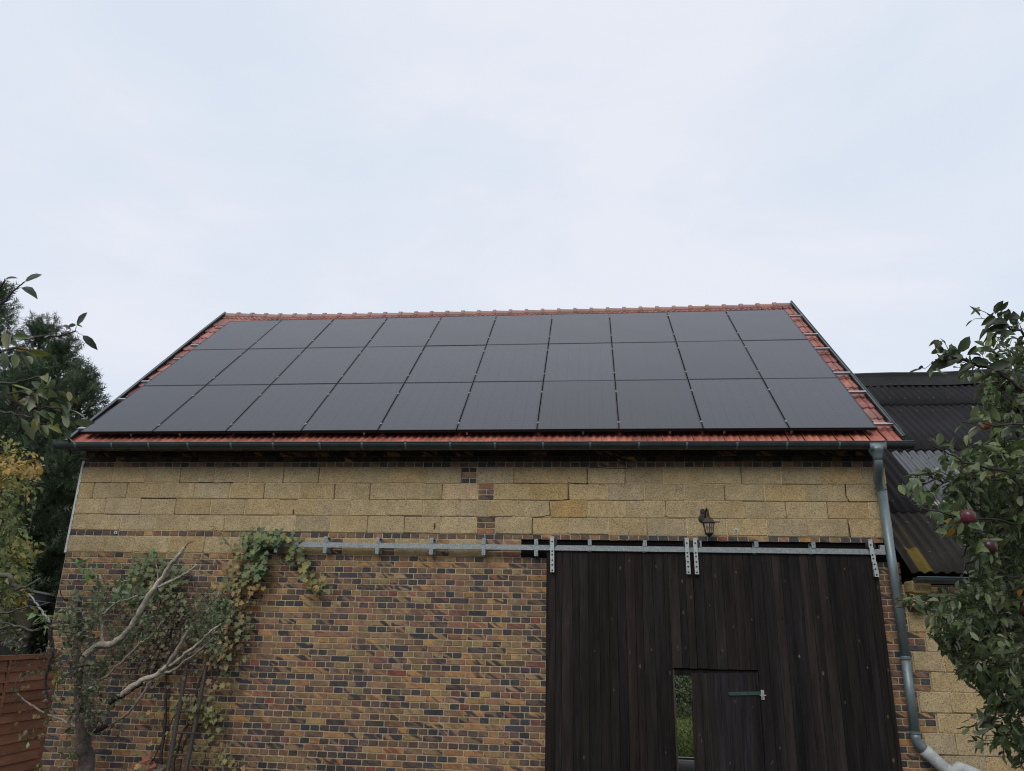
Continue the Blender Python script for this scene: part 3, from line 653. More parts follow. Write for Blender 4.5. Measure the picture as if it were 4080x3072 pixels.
# door rail
mb = MB(); RZa, RZb = 2.700, 2.688
def rz(x): return RZa+(RZb-RZa)*(x-3.2)/8.2
for (x0, x1, yy) in ((3.15, 6.43, 0), (6.431, 11.36, .001)):
    vs = []
    for x in (x0, x1):
        for (y, z) in ((-.150+yy, -.034), (-.150+yy, .034), (-.105+yy, .034), (-.105+yy, -.034)): vs.append((x, y, rz(x)+z))
    mb.add(vs, [(0, 1, 2, 3), (7, 6, 5, 4), (0, 4, 5, 1), (1, 5, 6, 2), (2, 6, 7, 3), (3, 7, 4, 0)])
mb.box(11.325, 11.385, -.153, -.103, rz(11.3)-.034, rz(11.3)+.085)
for x in (6.37, 6.41): mb.lathe((x, -.155, rz(x)), [(.008, 0), (.009, .005)], n=6, axis='y')
dr_ = mb.build('door_rail', M['galv'], barn)
for i, x in enumerate((3.35, 4.047, 4.778, 5.525, 6.238, 6.941, 7.653, 8.376, 9.078, 9.798, 10.511)):
    mb = MB(); z = rz(x); mb.box(x-.024, x+.024, -.012, -.004, z-.115, z+.105); mb.box(x-.024, x+.024, -.1045, -.012, z+.02, z+.028)
    mb.box(x-.024, x+.024, -.1595, -.1515, z+.036, z+.112); mb.box(x-.024, x+.024, -.1515, -.0125, z+.096, z+.104)
    if x < 7.1: mb.box(x-.024, x+.024, -.1595, -.1515, z-.112, z-.036); mb.box(x-.024, x+.024, -.1515, -.0125, z-.104, z-.096)
    for dz in ((.06, .09, -.06, -.085) if x < 7.1 else (.06, .09)): mb.lathe((x, -.165, z+dz), [(.008, 0), (.009, .006)], n=6, axis='y')
    mb.build('rail_bracket', M['galv'], dr_)

# ------------------------------------------------------------------ wall lantern
ln = empty('wall_lantern', (9.2, 0, 2.8), 'black wall lantern with leaded panes above the sliding doors', 'lantern')
mb = MB(); cx = 9.16; cz = 3.13
mb.lathe((cx, -.02, cz-.02), [(.058, .026), (.062, .018), (.055, .004), (.04, -.004), (.034, -.01)], n=24, axis='y')
mb.box(cx-.03, cx+.03, -.02, 0, cz+.0, cz+.085); mb.lathe((cx, -.02, cz+.08), [(.032, .02), (.032, 0), (.024, -.008)], n=20, axis='y')
mb.build('wall_plate', M['iron'], ln)
mb = MB(); lx = 9.20; ly = -.21
mb.tube([(cx, -.03, 3.07), (cx+.005, -.07, 3.055), (cx+.012, -.12, 3.10), (cx+.02, -.15, 3.18), (lx-.01, -.185, 3.215), (lx, ly, 3.20), (lx, ly, 3.13)], [.012, .013, .014, .014, .014, .012, .011], n=10)
mb.lathe((lx, ly, 3.10), [(.016, 0), (.021, .01), (.016, .02), (.020, .028), (.012, .035)], n=14); mb.build('arm', M['iron'], ln, smooth=True)
mb = MB(); mb.lathe((lx, ly, 3.03), [(.094, -.002), (.096, .004), (.088, .008), (.07, .03), (.055, .055), (.03, .072), (.02, .08)], n=6); mb.build('hood', M['rusty'], ln)
mb = MB(); zt_, zb = 3.028, 2.895; rt, rb_ = .078, .05
for j in range(6):
    w = 2*pi*(j+.5)/6; w2 = 2*pi*(j+1.5)/6
    a_, b_ = np.array([lx+rt*cos(w), ly+rt*sin(w), zt_]), np.array([lx+rb_*cos(w), ly+rb_*sin(w), zb]); mb.tube([a_, b_], .0055, n=5)
    a2, b2 = np.array([lx+rt*cos(w2), ly+rt*sin(w2), zt_]), np.array([lx+rb_*cos(w2), ly+rb_*sin(w2), zb])
    mb.tube([a_, a2], .005, n=5); mb.tube([b_, b2], .005, n=5)
    c_ = (a_+a2+b_+b2)/4; tp = (a_+a2)/2; bt = (b_+b2)/2; ls = (a_+b_)/2*.0+c_*.45+(a_+b_)/2*.55; rs = c_*.45+(a2+b2)/2*.55
    for q_ in ((tp*.75+bt*.25, ls), (tp*.75+bt*.25, rs), (tp*.25+bt*.75, ls), (tp*.25+bt*.75, rs)): mb.tube(q_, .0018, n=4)
    mb.tube([tp, tp*.75+bt*.25], .0018, n=4); mb.tube([bt, tp*.25+bt*.75], .0018, n=4)
mb.build('cage', M['iron'], ln)
gm = mat('lamp_glass', (.33, .33, .27), rough=.15, noise=(30, .8, 1.15)); am = mat('amber_glass', (.30, .13, .03), rough=.15)
mb = MB(); mb.lathe((lx, ly, 2.895), [(rb_-.003, .002), (rt-.004, .130)], n=6); mb.build('glass', gm, ln)
mb = MB()
for j in range(6):
    w = 2*pi*(j+1)/6; nrm = np.array([cos(w), sin(w), 0]); tg = np.array([-sin(w), cos(w), 0]); c_ = np.array([lx, ly, 2.96])+nrm*(.058)
    up_ = np.array([nrm[0]*.2, nrm[1]*.2, .98]); vs = [c_+up_*.030, c_+tg*.014, c_-up_*.030, c_-tg*.014]; vs += [v-nrm*.004 for v in vs]
    mb.add(vs, [(0, 1, 2, 3), (0, 4, 5, 1), (1, 5, 6, 2), (2, 6, 7, 3), (3, 7, 4, 0)])
mb.build('amber_pane', am, ln)
mb = MB(); mb.lathe((lx, ly, 2.80), [(.003, 0), (.006, .02), (.012, .035), (.006, .045), (.009, .055), (.03, .062), (.042, .078), (.053, .088), (.053, .096)], n=14); mb.build('finial', M['iron'], ln)

# ------------------------------------------------------------------ annex on the right
ax = empty('annex', (16, 4.5, GZ), 'lower block annex with dark corrugated roof joined to the barn', 'building')
AX1 = 22.; AS = rad(39.8); AE = np.array([0, -.30, 2.42]); aS = np.array([0, cos(AS), sin(AS)]); aN = np.array([0, -sin(AS), cos(AS)])
bk = MB(); mb = MB(); mb.box(XR+.001, AX1, .010, .36, -1.3, 2.3, rnd=.3)
z = ztop(24); n = 24
row = 0
while ztop(n) > -1.2:
    z1, z0 = ztop(n), ztop(n+3); wide = (n-27) % 6 == 0
    x = XR+(.22 if wide else .045); js = [x]; x = XR+(.48 if wide else .30)+random.uniform(-.02, .02)
    if wide: x = XR+.22+.5
    else: x = XR+.045+.36
    while x < AX1: js.append(x); x += .52
    blocks(z1, z0, js[:22]); n += 3
for i, f_ in enumerate(bk.f): mb.f.append(tuple(j+mb.n for j in f_))
mb.v += bk.v; mb.n += bk.n; mb.c += bk.c; mb.c2 += bk.c2; mb.r += bk.r; mb.m += bk.m
bk = MB()
for n, yf in ((20, -.16), (21, -.12), (22, -.04), (23, 0)):
    course(n, XR+.06, AX1, n % 2 == 0, yf=yf, warm=.4 if n < 22 else 0)
for i, f_ in enumerate(bk.f): mb.f.append(tuple(j+mb.n for j in f_))
mb.v += bk.v; mb.n += bk.n; mb.c += bk.c; mb.c2 += bk.c2; mb.r += bk.r; mb.m += bk.m
mb.box(XR+.065, AX1, -.145, .0095, ztop(22)+.004, ztop(20)-.004, rnd=.3)
mb.build('wall', [M['mortar'], M['brick'], M['block']], ax)
mb = MB()
for i, n in enumerate((19.2, 21.2)): slab(mb, XR+.05, XR+.27-i*.03, ztop(n+2), ztop(n), -.26+i*.05, .0, .012, .008, .02, col=blockcol((140, 118, 70)))
mb.build('corbel_stone', M['block'], ax)
mb = MB(); mb.box(XR+.06, AX1, .37, 9.2, -1.3, 2.2); mb.build('core_wall', M['render'], ax)
# corrugated sheets: four courses, pitch .177
ridge_s = 6.45; seams = [0, 1.40, 3.33, 5.15, ridge_s]
mb = MB(); cp = .130; per = 8
gloss = None
nshx = 12; shw = 7*cp
# position of sheet seams across
for r in range(4):
    s0, s1 = seams[r]-.02, seams[r+1]+.12
    if r == 3: s1 = ridge_s
    x = XR+.03; k = 0
    while x < AX1:
        xe = min(x+shw, AX1)
        gl = r == 1 and k == 1
        c = (.016, .0155, .0175) if r > 0 else (.019, .0165, .015)
        q_ = random.uniform(.85, 1.15)
        if gl: c = (.028, .03, .038)
        off = .006+.006*(k % 2)+r*.002; nn = int(7*per); vs = []
        lich = (r == 0 and k == 0)
        for j in range(nn+2):
            xx = x+j*cp/per
            h = .017*cos(2*pi*(xx-XR)/cp)
            for (s_, o2) in ((s0, off-.012), (s0, off), (s0+(s1-s0)*.33, off*.8), (s0+(s1-s0)*.66, off*.6), (s1, off*.3-.012)):
                wob = .006*sin(xx*2.1+s_*3)
                sw_ = .02*cos(2*pi*(xx-XR)/cp) if False else 0
                vs.append(AE+np.array([xx, 0, 0])+aS*(s_+.012*sin(k*3.7+r))+aN*(h+o2+wob+.03))
        for j in range(nn+1):
            a_ = j*5; xm = x+(j+.5)*cp/per
            for i_ in range(4):
                cc = tuple(v*q_ for v in c)
                if lich and .95*cp < (xm-XR) % 100 < 2.4*cp and i_ in (1, 2, 3) and (i_ < 3 or j % 2) and ((xm-XR)/cp % 1 < .25 or (xm-XR)/cp % 1 > .72 or i_ == 1): cc = lin(100, 86, 40, .8) if i_ < 2 else lin(64, 58, 40, .7)
                mb.add([vs[a_+i_], vs[a_+5+i_], vs[a_+6+i_], vs[a_+1+i_]], [(0, 1, 2, 3)], col=cc, rnd=(k*7+r)*.13 % 1, mat=1 if gl else 0)
        x = xe; k += 1
ar = mb.build('roof', [M['corr'], M['corrgloss']], ax, smooth=True); ar['label'] = 'dark weathered corrugated roof with yellow lichen'
# merge doubled points so smooth shading works along the waves
import bmesh
bm = bmesh.new(); bm.from_mesh(ar.data); bmesh.ops.remove_doubles(bm, verts=bm.verts, dist=.0004); bm.to_mesh(ar.data); bm.free()
mb = MB()
random.seed(5)
for r in range(4):
    for s_ in ((seams[r]+.25,) if r else (seams[r]+.4,))+(seams[r+1]-.35,):
        x = XR+cp
        while x < AX1-7:
            if random.random() < .85:
                p_ = AE+np.array([x+random.uniform(-.01, .01), 0, 0])+aS*(s_+random.uniform(-.03, .03))+aN*(.017+.045); mb.lathe(p_, [(.013, -.006), (.010, .006), (.004, .012)], n=6, col=(.10, .10, .10))
            x += cp*2
mb.build('roof_screw', M['rubble'], ar)
mb = MB(); pts = np.linspace(XR+.2, AX1, 28)
vs = []; nn = 8
for x in pts:
    c_ = AE+np.array([x, 0, 0])+aS*ridge_s; dz = .025*sin(x*1.3)+.015*sin(x*2.9)
    for (dy, dz2) in ((-.36, -.27), (-.10, .0), (-.08, .075), (-.03, .11), (.03, .11), (.08, .075), (.10, .0), (.36, -.27)): vs.append(c_+np.array([0, dy, dz2+dz+.06]))
mb.add(vs, [(i*nn+j, i*nn+j+1, (i+1)*nn+j+1, (i+1)*nn+j) for i in range(len(pts)-1) for j in range(nn-1)], col=(.019, .02, .02))
mb.build('ridge_cap', M['corr'], ar)
mb = MB(); c_ = AE+aS*ridge_s; v4 = [np.array([XR+.1, c_[1], c_[2]-.02]), np.array([AX1, c_[1], c_[2]-.02]), np.array([AX1, 9.6, 2.4]), np.array([XR+.1, 9.6, 2.4])]; v8 = v4+[v-np.array([0, 0, .04]) for v in v4]
mb.add(v8, [(0, 1, 2, 3), (7, 6, 5, 4), (0, 4, 5, 1), (1, 5, 6, 2), (2, 6, 7, 3), (3, 7, 4, 0)], col=(.03, .03, .03)); mb.build('rear_roof_slope', M['corr'], ar)
mb = MB(); gutter(mb, XR+.04, AX1, -.40, 2.36, 2.34, .070); mb.build('gutter', M['zinc'], ax)
mb = MB()
for x in (11.85, 12.75, 13.65, 14.5): mb.box(x-.012, x+.012, -.476, -.40, 2.368, 2.374)
mb.build('gutter_bracket', M['zinc'], ax)

# ------------------------------------------------------------------ outbuilding behind, fence, ladder, rubble
ob = empty('outbuilding', (-3, 4, GZ), 'low beige outbuilding with dark flat roof behind the left barn corner', 'outbuilding')
A_ = np.array([-.84, 0, 0]); B_ = np.array([-4.56, 7., 0]); dv = (B_-A_)/np.linalg.norm(B_-A_); nv = np.array([-dv[1], dv[0], 0]); nv = nv if nv[0] < 0 else -nv; Ln = np.linalg.norm(B_-A_)
def oz(o, a_, b_, c_): return (np.array([0, 0, o])+A_+nv*.12, dv*a_, nv*b_, np.array([0, 0, c_]))
mb = MB(); mb.obox(*oz(GZ-.3, Ln, 4, 2.93)); mb.build('wall', M['plaster'], ob)
mb = MB(); mb.obox(A_-nv*.02-dv*.1+np.array([0, 0, 1.885]), dv*(Ln+.2), nv*4.2, (0, 0, .20)); mb.build('roof', M['felt'], ob)
mb = MB(); mb.obox(A_-nv*.05-dv*.1+np.array([0, 0, 2.09]), dv*(Ln+.2), nv*.12, (0, 0, .035)); mb.obox(A_-nv*.04-dv*.1+np.array([0, 0, 1.95]), dv*(Ln+.2), nv*.015, (0, 0, .014)); mb.build('roof_edging', M['pale'], ob)
mb = MB(); mb.obox(A_+nv*.10+np.array([0, 0, 1.42]), dv*Ln, nv*.015, (0, 0, .07)); mb.obox(A_+nv*.105+np.array([0, 0, .3]), dv*Ln*.8, nv*.01, (0, 0, 1.0)); mb.build('window_band', M['felt'], ob)

fn = empty('wooden_fence', (.62, -2, GZ), 'brown overlapping board fence panels meeting the barn at the lower left', 'fence')
fc = lin(104, 70, 52, 1.9)
for i, y1 in enumerate((-.36, -2.24, -4.12)):
    y0 = y1-1.80; zt_ = 1.20
    mb = MB(); k = 0; z = -.62
    while z < zt_-.06:
        q_ = random.uniform(.85, 1.15); cc = tuple(v*q_ for v in fc); wv = random.uniform(-.006, .006)
        ztop_ = min(z+.135, zt_-.03)
        vs = []
        for y, ww in ((y0+.05, 0), (y0+.9, wv), (y1-.05, 0)):
            vs += [(.61+.026, y, z+ww), (.61+.040, y, z+ww), (.61+.012, y, ztop_+ww), (.61+.002, y, ztop_+ww)]
        mb.add(vs, [(0, 1, 2, 3), (11, 10, 9, 8)]+[(b_+j, b_+(j+1) % 4, b_+(j+1) % 4+4, b_+j+4) for b_ in (0, 4) for j in range(4)], col=cc)
        z += .118; k += 1
    bo = mb.build('boards', M['fence'], fn)
    mb = MB(); mb.box(.60, .648, y1-.075, y1-.002, -.66, zt_, col=fc); mb.box(.60, .648, y0+.002, y0+.075, -.66, zt_, col=fc); mb.box(.598, .650, y0+.002, y1-.002, zt_-.035, zt_+.02, col=fc)
    mb.box(.6481, .655, y0+.86, y0+.90, -.62, zt_-.04, col=fc); mb.build('panel_frame', M['fence'], fn)
    mb = MB(); mb.box(.585, .665, y0-.078, y0-.0, -1.0, zt_+.05, col=fc); mb.build('post', M['fence'], fn)

# ladder against the wall, seen between the vine stems
ld = empty('ladder', (2.5, -.4, GZ), 'old grey wooden ladder leaning on the brick wall behind the vine', 'ladder')
def lad(px, py, Y): return W(px, py, Y)
lt, lb = W(752, 2610, -.13), W(668, 3072, -.40); rt2, rb2 = W(834, 2590, -.13), W(740, 3072, -.40)
def ext(a_, b_, z): t_ = (z-a_[2])/(b_[2]-a_[2]); return a_+(b_-a_)*t_
for a_, b_ in ((lt, lb), (rt2, rb2)):
    mb = MB(); mb.tube([a_, (a_+b_)/2+np.array([.004, 0, 0]), ext(a_, b_, GZ)], [.026, .028, .030], n=8); mb.build('rail', M['timber'], ld)
for py in (2670, 2748, 2832, 2915, 3000):
    zl = W(730, py, -.2)[2]; mb = MB(); mb.tube([ext(lt, lb, zl), ext(rt2, rb2, zl+.004)], .014, n=7); mb.build('rung', M['timber'], ld)
z_ = -.38
while z_ > -.7: mb = MB(); mb.tube([ext(lt, lb, z_), ext(rt2, rb2, z_)], .014, n=7); mb.build('rung', M['timber'], ld); z_ -= .28

mb = MB(); random.seed(3)
for i in range(170):
    x = random.gauss(2.05, .38); y = -.22-abs(random.gauss(0, .3)); h = max(0, .72-abs(x-2.0)*.62)*max(0, 1-(-y-.2)/1.1)
    z = GZ+h*random.uniform(.9, 1.0)+.02
    l_, w_, t_ = random.choice([(.22, .11, .065), (.14, .11, .065), (.10, .08, .05), (.26, .14, .03)])
    R_ = np.array(Matrix.Rotation(random.uniform(0, pi), 3, 'Z') @ Matrix.Rotation(random.uniform(-.5, .5), 3, 'X') @ Matrix.Rotation(random.uniform(-.4, .4), 3, 'Y'))
    c_ = random.choice([(110, 70, 56), (120, 76, 60), (132, 116, 78), (96, 78, 64), (88, 58, 50), (126, 108, 80), (84, 80, 74)])
    vs = []
    for zz_ in (-1, 1):
        for (a1_, b1_) in ((-1, -.7), (-.75, -1), (.8, -1), (1, -.65), (1, .7), (.7, 1), (-.8, 1), (-1, .6)):
            vs.append(np.array([x, y, z])+R_ @ np.array([a1_*l_/2*random.uniform(.85, 1.05), b1_*w_/2*random.uniform(.8, 1.05), zz_*t_/2*random.uniform(.8, 1.1)]))
    mb.add(vs, [tuple(reversed(range(8))), tuple(range(8, 16))]+[(j, (j+1) % 8, (j+1) % 8+8, j+8) for j in range(8)], col=lin(*c_, 1.5))
ov = mb.build('rubble_heap', M['rubble']); tag(ov, 'heap of broken bricks and stones at the foot of the wall', 'rubble', kind='stuff')

# ------------------------------------------------------------------ leaves and branches
def nrm(v): return v/(np.linalg.norm(v, axis=-1, keepdims=True)+1e-9)
APPLE = (np.array([(0, 0), (.18, .20), (.18, -.20), (.22, 0), (.48, .29), (.48, -.29), (.52, 0), (.78, .20), (.78, -.20), (.8, 0), (1.02, 0)], float),
         [(0, 3, 1), (0, 2, 3), (1, 3, 6, 4), (3, 2, 5, 6), (4, 6, 9, 7), (6, 5, 8, 9), (7, 9, 10), (9, 8, 10)])
SMALL = (np.array([(0, 0), (.45, .27), (.45, 0), (.45, -.27), (1, 0)], float), [(0, 2, 1), (0, 3, 2), (1, 2, 4), (2, 3, 4)])
VINE = (np.array([(0, 0), (-.12, .28), (.12, .52), (.30, .34), (.62, .52), (.66, .24), (1.0, 0), (.66, -.24), (.62, -.52), (.30, -.34), (.12, -.52), (-.12, -.28), (.32, 0)], float),
        [(12, i, i+1) for i in range(0, 11)]+[(12, 11, 0)])
SPRAY = (np.array([(0, .02), (0, -.02), (1, 0), (.2, 0), (.55, .30), (.32, 0), (.2, 0), (.55, -.30), (.32, 0), (.45, 0), (.75, .24), (.56, 0), (.45, 0), (.75, -.24), (.56, 0), (.05, 0), (.3, .26), (.16, 0), (.05, 0), (.3, -.26), (.16, 0)], float),
         [(0, 1, 2), (3, 4, 5), (6, 8, 7), (9, 10, 11), (12, 14, 13), (15, 16, 17), (18, 20, 19)])
class Leaves:
    def __init__(s, tpl): s.t = tpl; s.p = []; s.d = []; s.n = []; s.s = []; s.c = []
    def put(s, p, d, n, size, c): s.p.append(p); s.d.append(d); s.n.append(n); s.s.append(size); s.c.append(c)
    def build(s, name, m_, parent, fold=.5, curl=.5, smooth=True, wf=1.):
        K = len(s.p)
        p = np.array(s.p); d = nrm(np.array(s.d)); n = np.array(s.n); n = nrm(n-d*(n*d).sum(1, keepdims=True)); b = np.cross(n, d)
        sz = np.array(s.s)[:, None, None]; T_, F_ = s.t
        cu = (rng.uniform(-.3, 1, K)*curl)[:, None]; fo = (rng.uniform(.2, 1, K)*fold)[:, None]
        X = T_[:, 0][None, :]*np.ones((K, 1)); Y = T_[:, 1][None, :]*wf*rng.uniform(.8, 1.15, (K, 1)); Z = fo*np.abs(Y)-cu*X**2*.6+.08*np.sin(X*7+rng.uniform(0, 6, (K, 1)))*np.sign(Y)*np.abs(Y)
        V = p[:, None, :]+sz*(X[..., None]*d[:, None]+Y[..., None]*b[:, None]+Z[..., None]*n[:, None])
        nv_ = len(T_); V = V.reshape(-1, 3)
        me = bpy.data.meshes.new(name); loops = []; starts = []; tot = []
        fl = [i for f in F_ for i in f]; lens = [len(f) for f in F_]
        base = (np.arange(K)*nv_)[:, None]; LI = (base+np.array(fl)[None]).ravel()
        lt_ = np.tile(lens, K); ls_ = np.concatenate([[0], np.cumsum(lt_)[:-1]])
        me.vertices.add(len(V)); me.vertices.foreach_set('co', V.ravel().astype(np.float32))
        me.loops.add(len(LI)); me.loops.foreach_set('vertex_index', LI.astype(np.int32))
        me.polygons.add(len(lt_)); me.polygons.foreach_set('loop_start', ls_.astype(np.int32)); me.polygons.foreach_set('loop_total', lt_.astype(np.int32))
        me.update(calc_edges=True)
        cl = np.ones((K, 4)); cl[:, :3] = np.array(s.c); cl = np.repeat(cl, len(F_), axis=0)
        at = me.attributes.new('col', 'FLOAT_COLOR', 'FACE'); at.data.foreach_set('color', cl.astype(np.float32).ravel())
        at = me.attributes.new('rnd', 'FLOAT', 'FACE'); at.data.foreach_set('value', np.repeat(rng.uniform(0, 1, K), len(F_)).astype(np.float32))
        me.materials.append(m_)
        if smooth: me.polygons.foreach_set('use_smooth', [True]*len(me.polygons))
        o = bpy.data.objects.new(name, me); COL.objects.link(o)
        if parent: o.parent = parent; o.matrix_parent_inverse = parent.matrix_world.inverted()
        return o
def rv(s=1.): v = rng.normal(0, 1, 3); return v/np.linalg.norm(v)*s
def smooth_line(pts, k=4, wob=0.):
    pts = np.array(pts, float); out_ = []
    for i in range(len(pts)-1):
        p0 = pts[max(i-1, 0)]; p1 = pts[i]; p2 = pts[i+1]; p3 = pts[min(i+2, len(pts)-1)]
        for j in range(k):
            t_ = j/k; out_.append(.5*((2*p1)+(-p0+p2)*t_+(2*p0-5*p1+4*p2-p3)*t_**2+(-p0+3*p1-3*p2+p3)*t_**3)+(rng.normal(0, wob, 3) if wob else 0))
    out_.append(pts[-1]); return out_
def pick(pal, k=1.):
    c = pal[rng.integers(len(pal))]; q_ = rng.uniform(.8, 1.2); return np.array(lin(*c))*k*q_*np.array([1., 1., .78])
def twig(lv, wd_, p, d, length, size, pal, step=.03, r=.0025, droop=.25, bark=(.06, .05, .04), k=1., up=.35, start=.15, flush=2, clip=None):
    """a thin twig with leaves standing off it"""
    n = max(3, int(length/step)); pts = [np.array(p)]
    if clip and not clip(pts[0], 60): return pts
    dd = nrm(np.array(d, float))
    for i in range(n):
        dd = nrm(dd+rng.normal(0, .10, 3)+np.array([0, 0, -droop*.05])); pts.append(pts[-1]+dd*step)
        if clip and not clip(pts[-1], 60): pts.pop(); break
        if i/n >= start:
            for _ in range(flush if i < n-1 else flush+1):
                if rng.uniform() < .8:
                    side = nrm(np.cross(dd, rv())); ld_ = nrm(dd*rng.uniform(.2, .9)+side*rng.uniform(.5, 1)+np.array([0, 0, rng.uniform(-droop, up*.6)]))
                    pet = pts[-1]+ld_*size*.22
                    nn_ = np.array([0, 0, 1.])+rng.normal(0, .55, 3)
                    lv.put(pet, ld_+np.array([0, 0, -droop*.4]), nn_, size*rng.uniform(.65, 1.15), pick(pal, k))
                    if wd_ is not None: wd_.tube([pts[-1], pet], [.0012, .0009], n=3, cap=False, col=bark)
    if wd_ is not None and len(pts) > 1: wd_.tube(pts, list(np.linspace(r, r*.4, len(pts))), n=5, col=bark)
    return pts
G_AP = [(74, 90, 54), (60, 78, 48), (90, 104, 66), (50, 68, 46), (98, 110, 80), (68, 88, 46), (112, 120, 94), (58, 74, 50)]
G_DK = [(40, 50, 40), (46, 58, 42), (52, 66, 48)]
K_L = 1.3
LIM = ([1200, 1250, 1300, 1390, 1500, 1540, 1640, 1700, 1750, 1800, 1850, 1880, 1930, 1965, 2010, 2060, 2110, 2160, 2240, 2290, 2340, 2368, 2370, 2425, 2427, 2460, 2500, 2560, 2600, 2650, 2700, 2730, 2800, 2870, 2920, 3000, 3072],
       [4010, 3925, 3900, 3720, 3700, 3860, 3870, 3810, 3665, 3680, 3720, 3560, 3560, 3570, 3620, 3680, 3700, 3790, 3850, 3800, 3700, 3640, 3540, 3540, 3620, 3650, 3640, 3690, 3720, 3770, 3780, 3860, 3900, 3790, 3800, 3860, 4000])
def keep(p, m_=22):           # the crown is clipped back to its real outline
    d = p-CAM; z_ = d@_f; y_ = 1536-FPX*(d@UPV)/z_; return y_ < 1530 or 2040+FPX*(d@RGT)/z_ > np.interp(y_, *LIM)+m_
# --- apple tree whose boughs reach in from the right
at_ = empty('apple_tree', tuple(P(4700, 2500, 3.6)*[1, 1, 0]+np.array([0, 0, -.4])), 'leafy apple tree with red apples reaching in from the right edge', 'apple tree')
lv = Leaves(APPLE); wd_ = MB(); BR = (.055, .045, .038)
base_p = P(4800, 2300, 3.6)
limbs = [
 ([(4500, 1900, 3.3), (4250, 1700, 3.1), (4080, 1560, 3.0), (3980, 1488, 3.0), (3880, 1445, 3.0), (3800, 1420, 3.0), (3735, 1412, 3.0)], .009),
 ([(4500, 1800, 3.2), (4250, 1480, 3.1), (4090, 1340, 3.1), (4010, 1298, 3.1), (3960, 1266, 3.1)], .008),
 ([(4500, 1900, 3.2), (4200, 1720, 3.1), (4000, 1690, 3.0), (3900, 1690, 3.0), (3830, 1680, 2.9)], .006),
 ([(4500, 2100, 3.6), (4200, 1900, 3.5), (3990, 1880, 3.4), (3850, 1910, 3.3), (3760, 1915, 3.2), (3680, 1890, 3.2), (3600, 1900, 3.1)], .008),
 ([(4400, 1980, 3.3), (4100, 1900, 3.2), (3880, 1850, 3.1), (3780, 1810, 3.1), (3700, 1770, 3.0)], .006),
 ([(4400, 2150, 3.3), (4100, 2090, 3.2), (3900, 2065, 3.1), (3740, 2040, 3.0), (3640, 2005, 3.0), (3590, 1975, 3.0)], .005),
 ([(4400, 1980, 3.9), (4100, 1960, 3.8), (3950, 2000, 3.6), (3840, 2030, 3.5), (3770, 2085, 3.4), (3720, 2110, 3.3)], .009),
 ([(4500, 2400, 4.0), (4250, 2250, 3.9), (4050, 2200, 3.8), (3900, 2220, 3.7), (3830, 2290, 3.6)], .012),
 ([(4500, 2400, 4.1), (4250, 2330, 4.0), (4080, 2370, 3.9), (3960, 2400, 3.8), (3850, 2403, 3.7), (3720, 2388, 3.6), (3640, 2396, 3.6)], .007),
 ([(4500, 2500, 4.2), (4200, 2470, 4.1), (3960, 2450, 4.0), (3800, 2470, 3.9), (3740, 2500, 3.8)], .010),
 ([(4500, 2600, 4.0), (4200, 2500, 3.9), (3920, 2520, 3.8), (3850, 2590, 3.8), (3770, 2580, 3.7), (3740, 2560, 3.7)], .010),
 ([(4500, 2700, 3.8), (4200, 2640, 3.7), (3980, 2650, 3.6), (3860, 2690, 3.6), (3800, 2670, 3.5)], .009),
 ([(4500, 2800, 3.9), (4200, 2760, 3.8), (4050, 2800, 3.7), (3960, 2780, 3.7), (3890, 2750, 3.6)], .008),
 ([(4500, 2900, 4.0), (4300, 2780, 3.9), (4120, 2860, 3.8), (4060, 2930, 3.7), (4000, 2960, 3.6)], .006),
 ([(4500, 2000, 3.9), (4250, 2000, 3.8), (4000, 2110, 3.6), (3880, 2150, 3.5), (3830, 2220, 3.5)], .010),
 ([(4500, 1800, 3.9), (4200, 1780, 3.8), (4020, 1810, 3.7), (3940, 1840, 3.6)], .010), ([(4500, 1750, 3.9), (4250, 1640, 3.8), (4120, 1590, 3.7), (4040, 1560, 3.6), (4000, 1545, 3.6)], .008), ([(4500, 1700, 3.9), (4250, 1600, 3.8), (4120, 1480, 3.7), (4060, 1440, 3.6)], .008), ([(4500, 1750, 3.7), (4250, 1680, 3.7), (4120, 1640, 3.6), (4010, 1640, 3.6)], .008),
]
for pts, r_ in limbs:
    L_ = smooth_line([P(*p_) for p_ in pts], 4, .004); wd_.tube(L_, list(np.linspace(r_*1.1, r_*.3, len(L_))), n=6, col=BR)
    n = len(L_)
    big = pts[0][2] > 3.55
    for i in range(n//4, n):
        for _ in range(3 if big else 1):
            if rng.uniform() < (.85 if big else .55):
                d_ = nrm(L_[min(i+1, n-1)]-L_[i-1]); sd_ = nrm(np.cross(d_, rv()))
                dirn = nrm(d_*.8+sd_*.9); dirn[1] = abs(dirn[1])*.3 if not big else dirn[1]
                ln_ = rng.uniform(.08, .26) if big else rng.uniform(.04, .12)
                twig(lv, wd_, L_[i], dirn, ln_, rng.uniform(.042, .062), G_AP, step=.026, k=K_L, bark=BR, start=.1, droop=.35, flush=2 if big else 1, clip=keep)
    for i in range(n//3, n):        # leaves straight on the limb
        for _ in range(2 if pts[-1][1] > 1600 else 1):
            d_ = nrm(L_[min(i+1, n-1)]-L_[i-1]); ld_ = nrm(d_*.5+nrm(np.cross(d_, rv()))+np.array([0, 0, .2]))
            lv.put(L_[i]+ld_*.015, ld_, np.array([0, 0, 1.])+rng.normal(0, .6, 3), rng.uniform(.045, .072), pick(G_AP if pts[-1][1] > 1600 else G_DK, K_L)); 
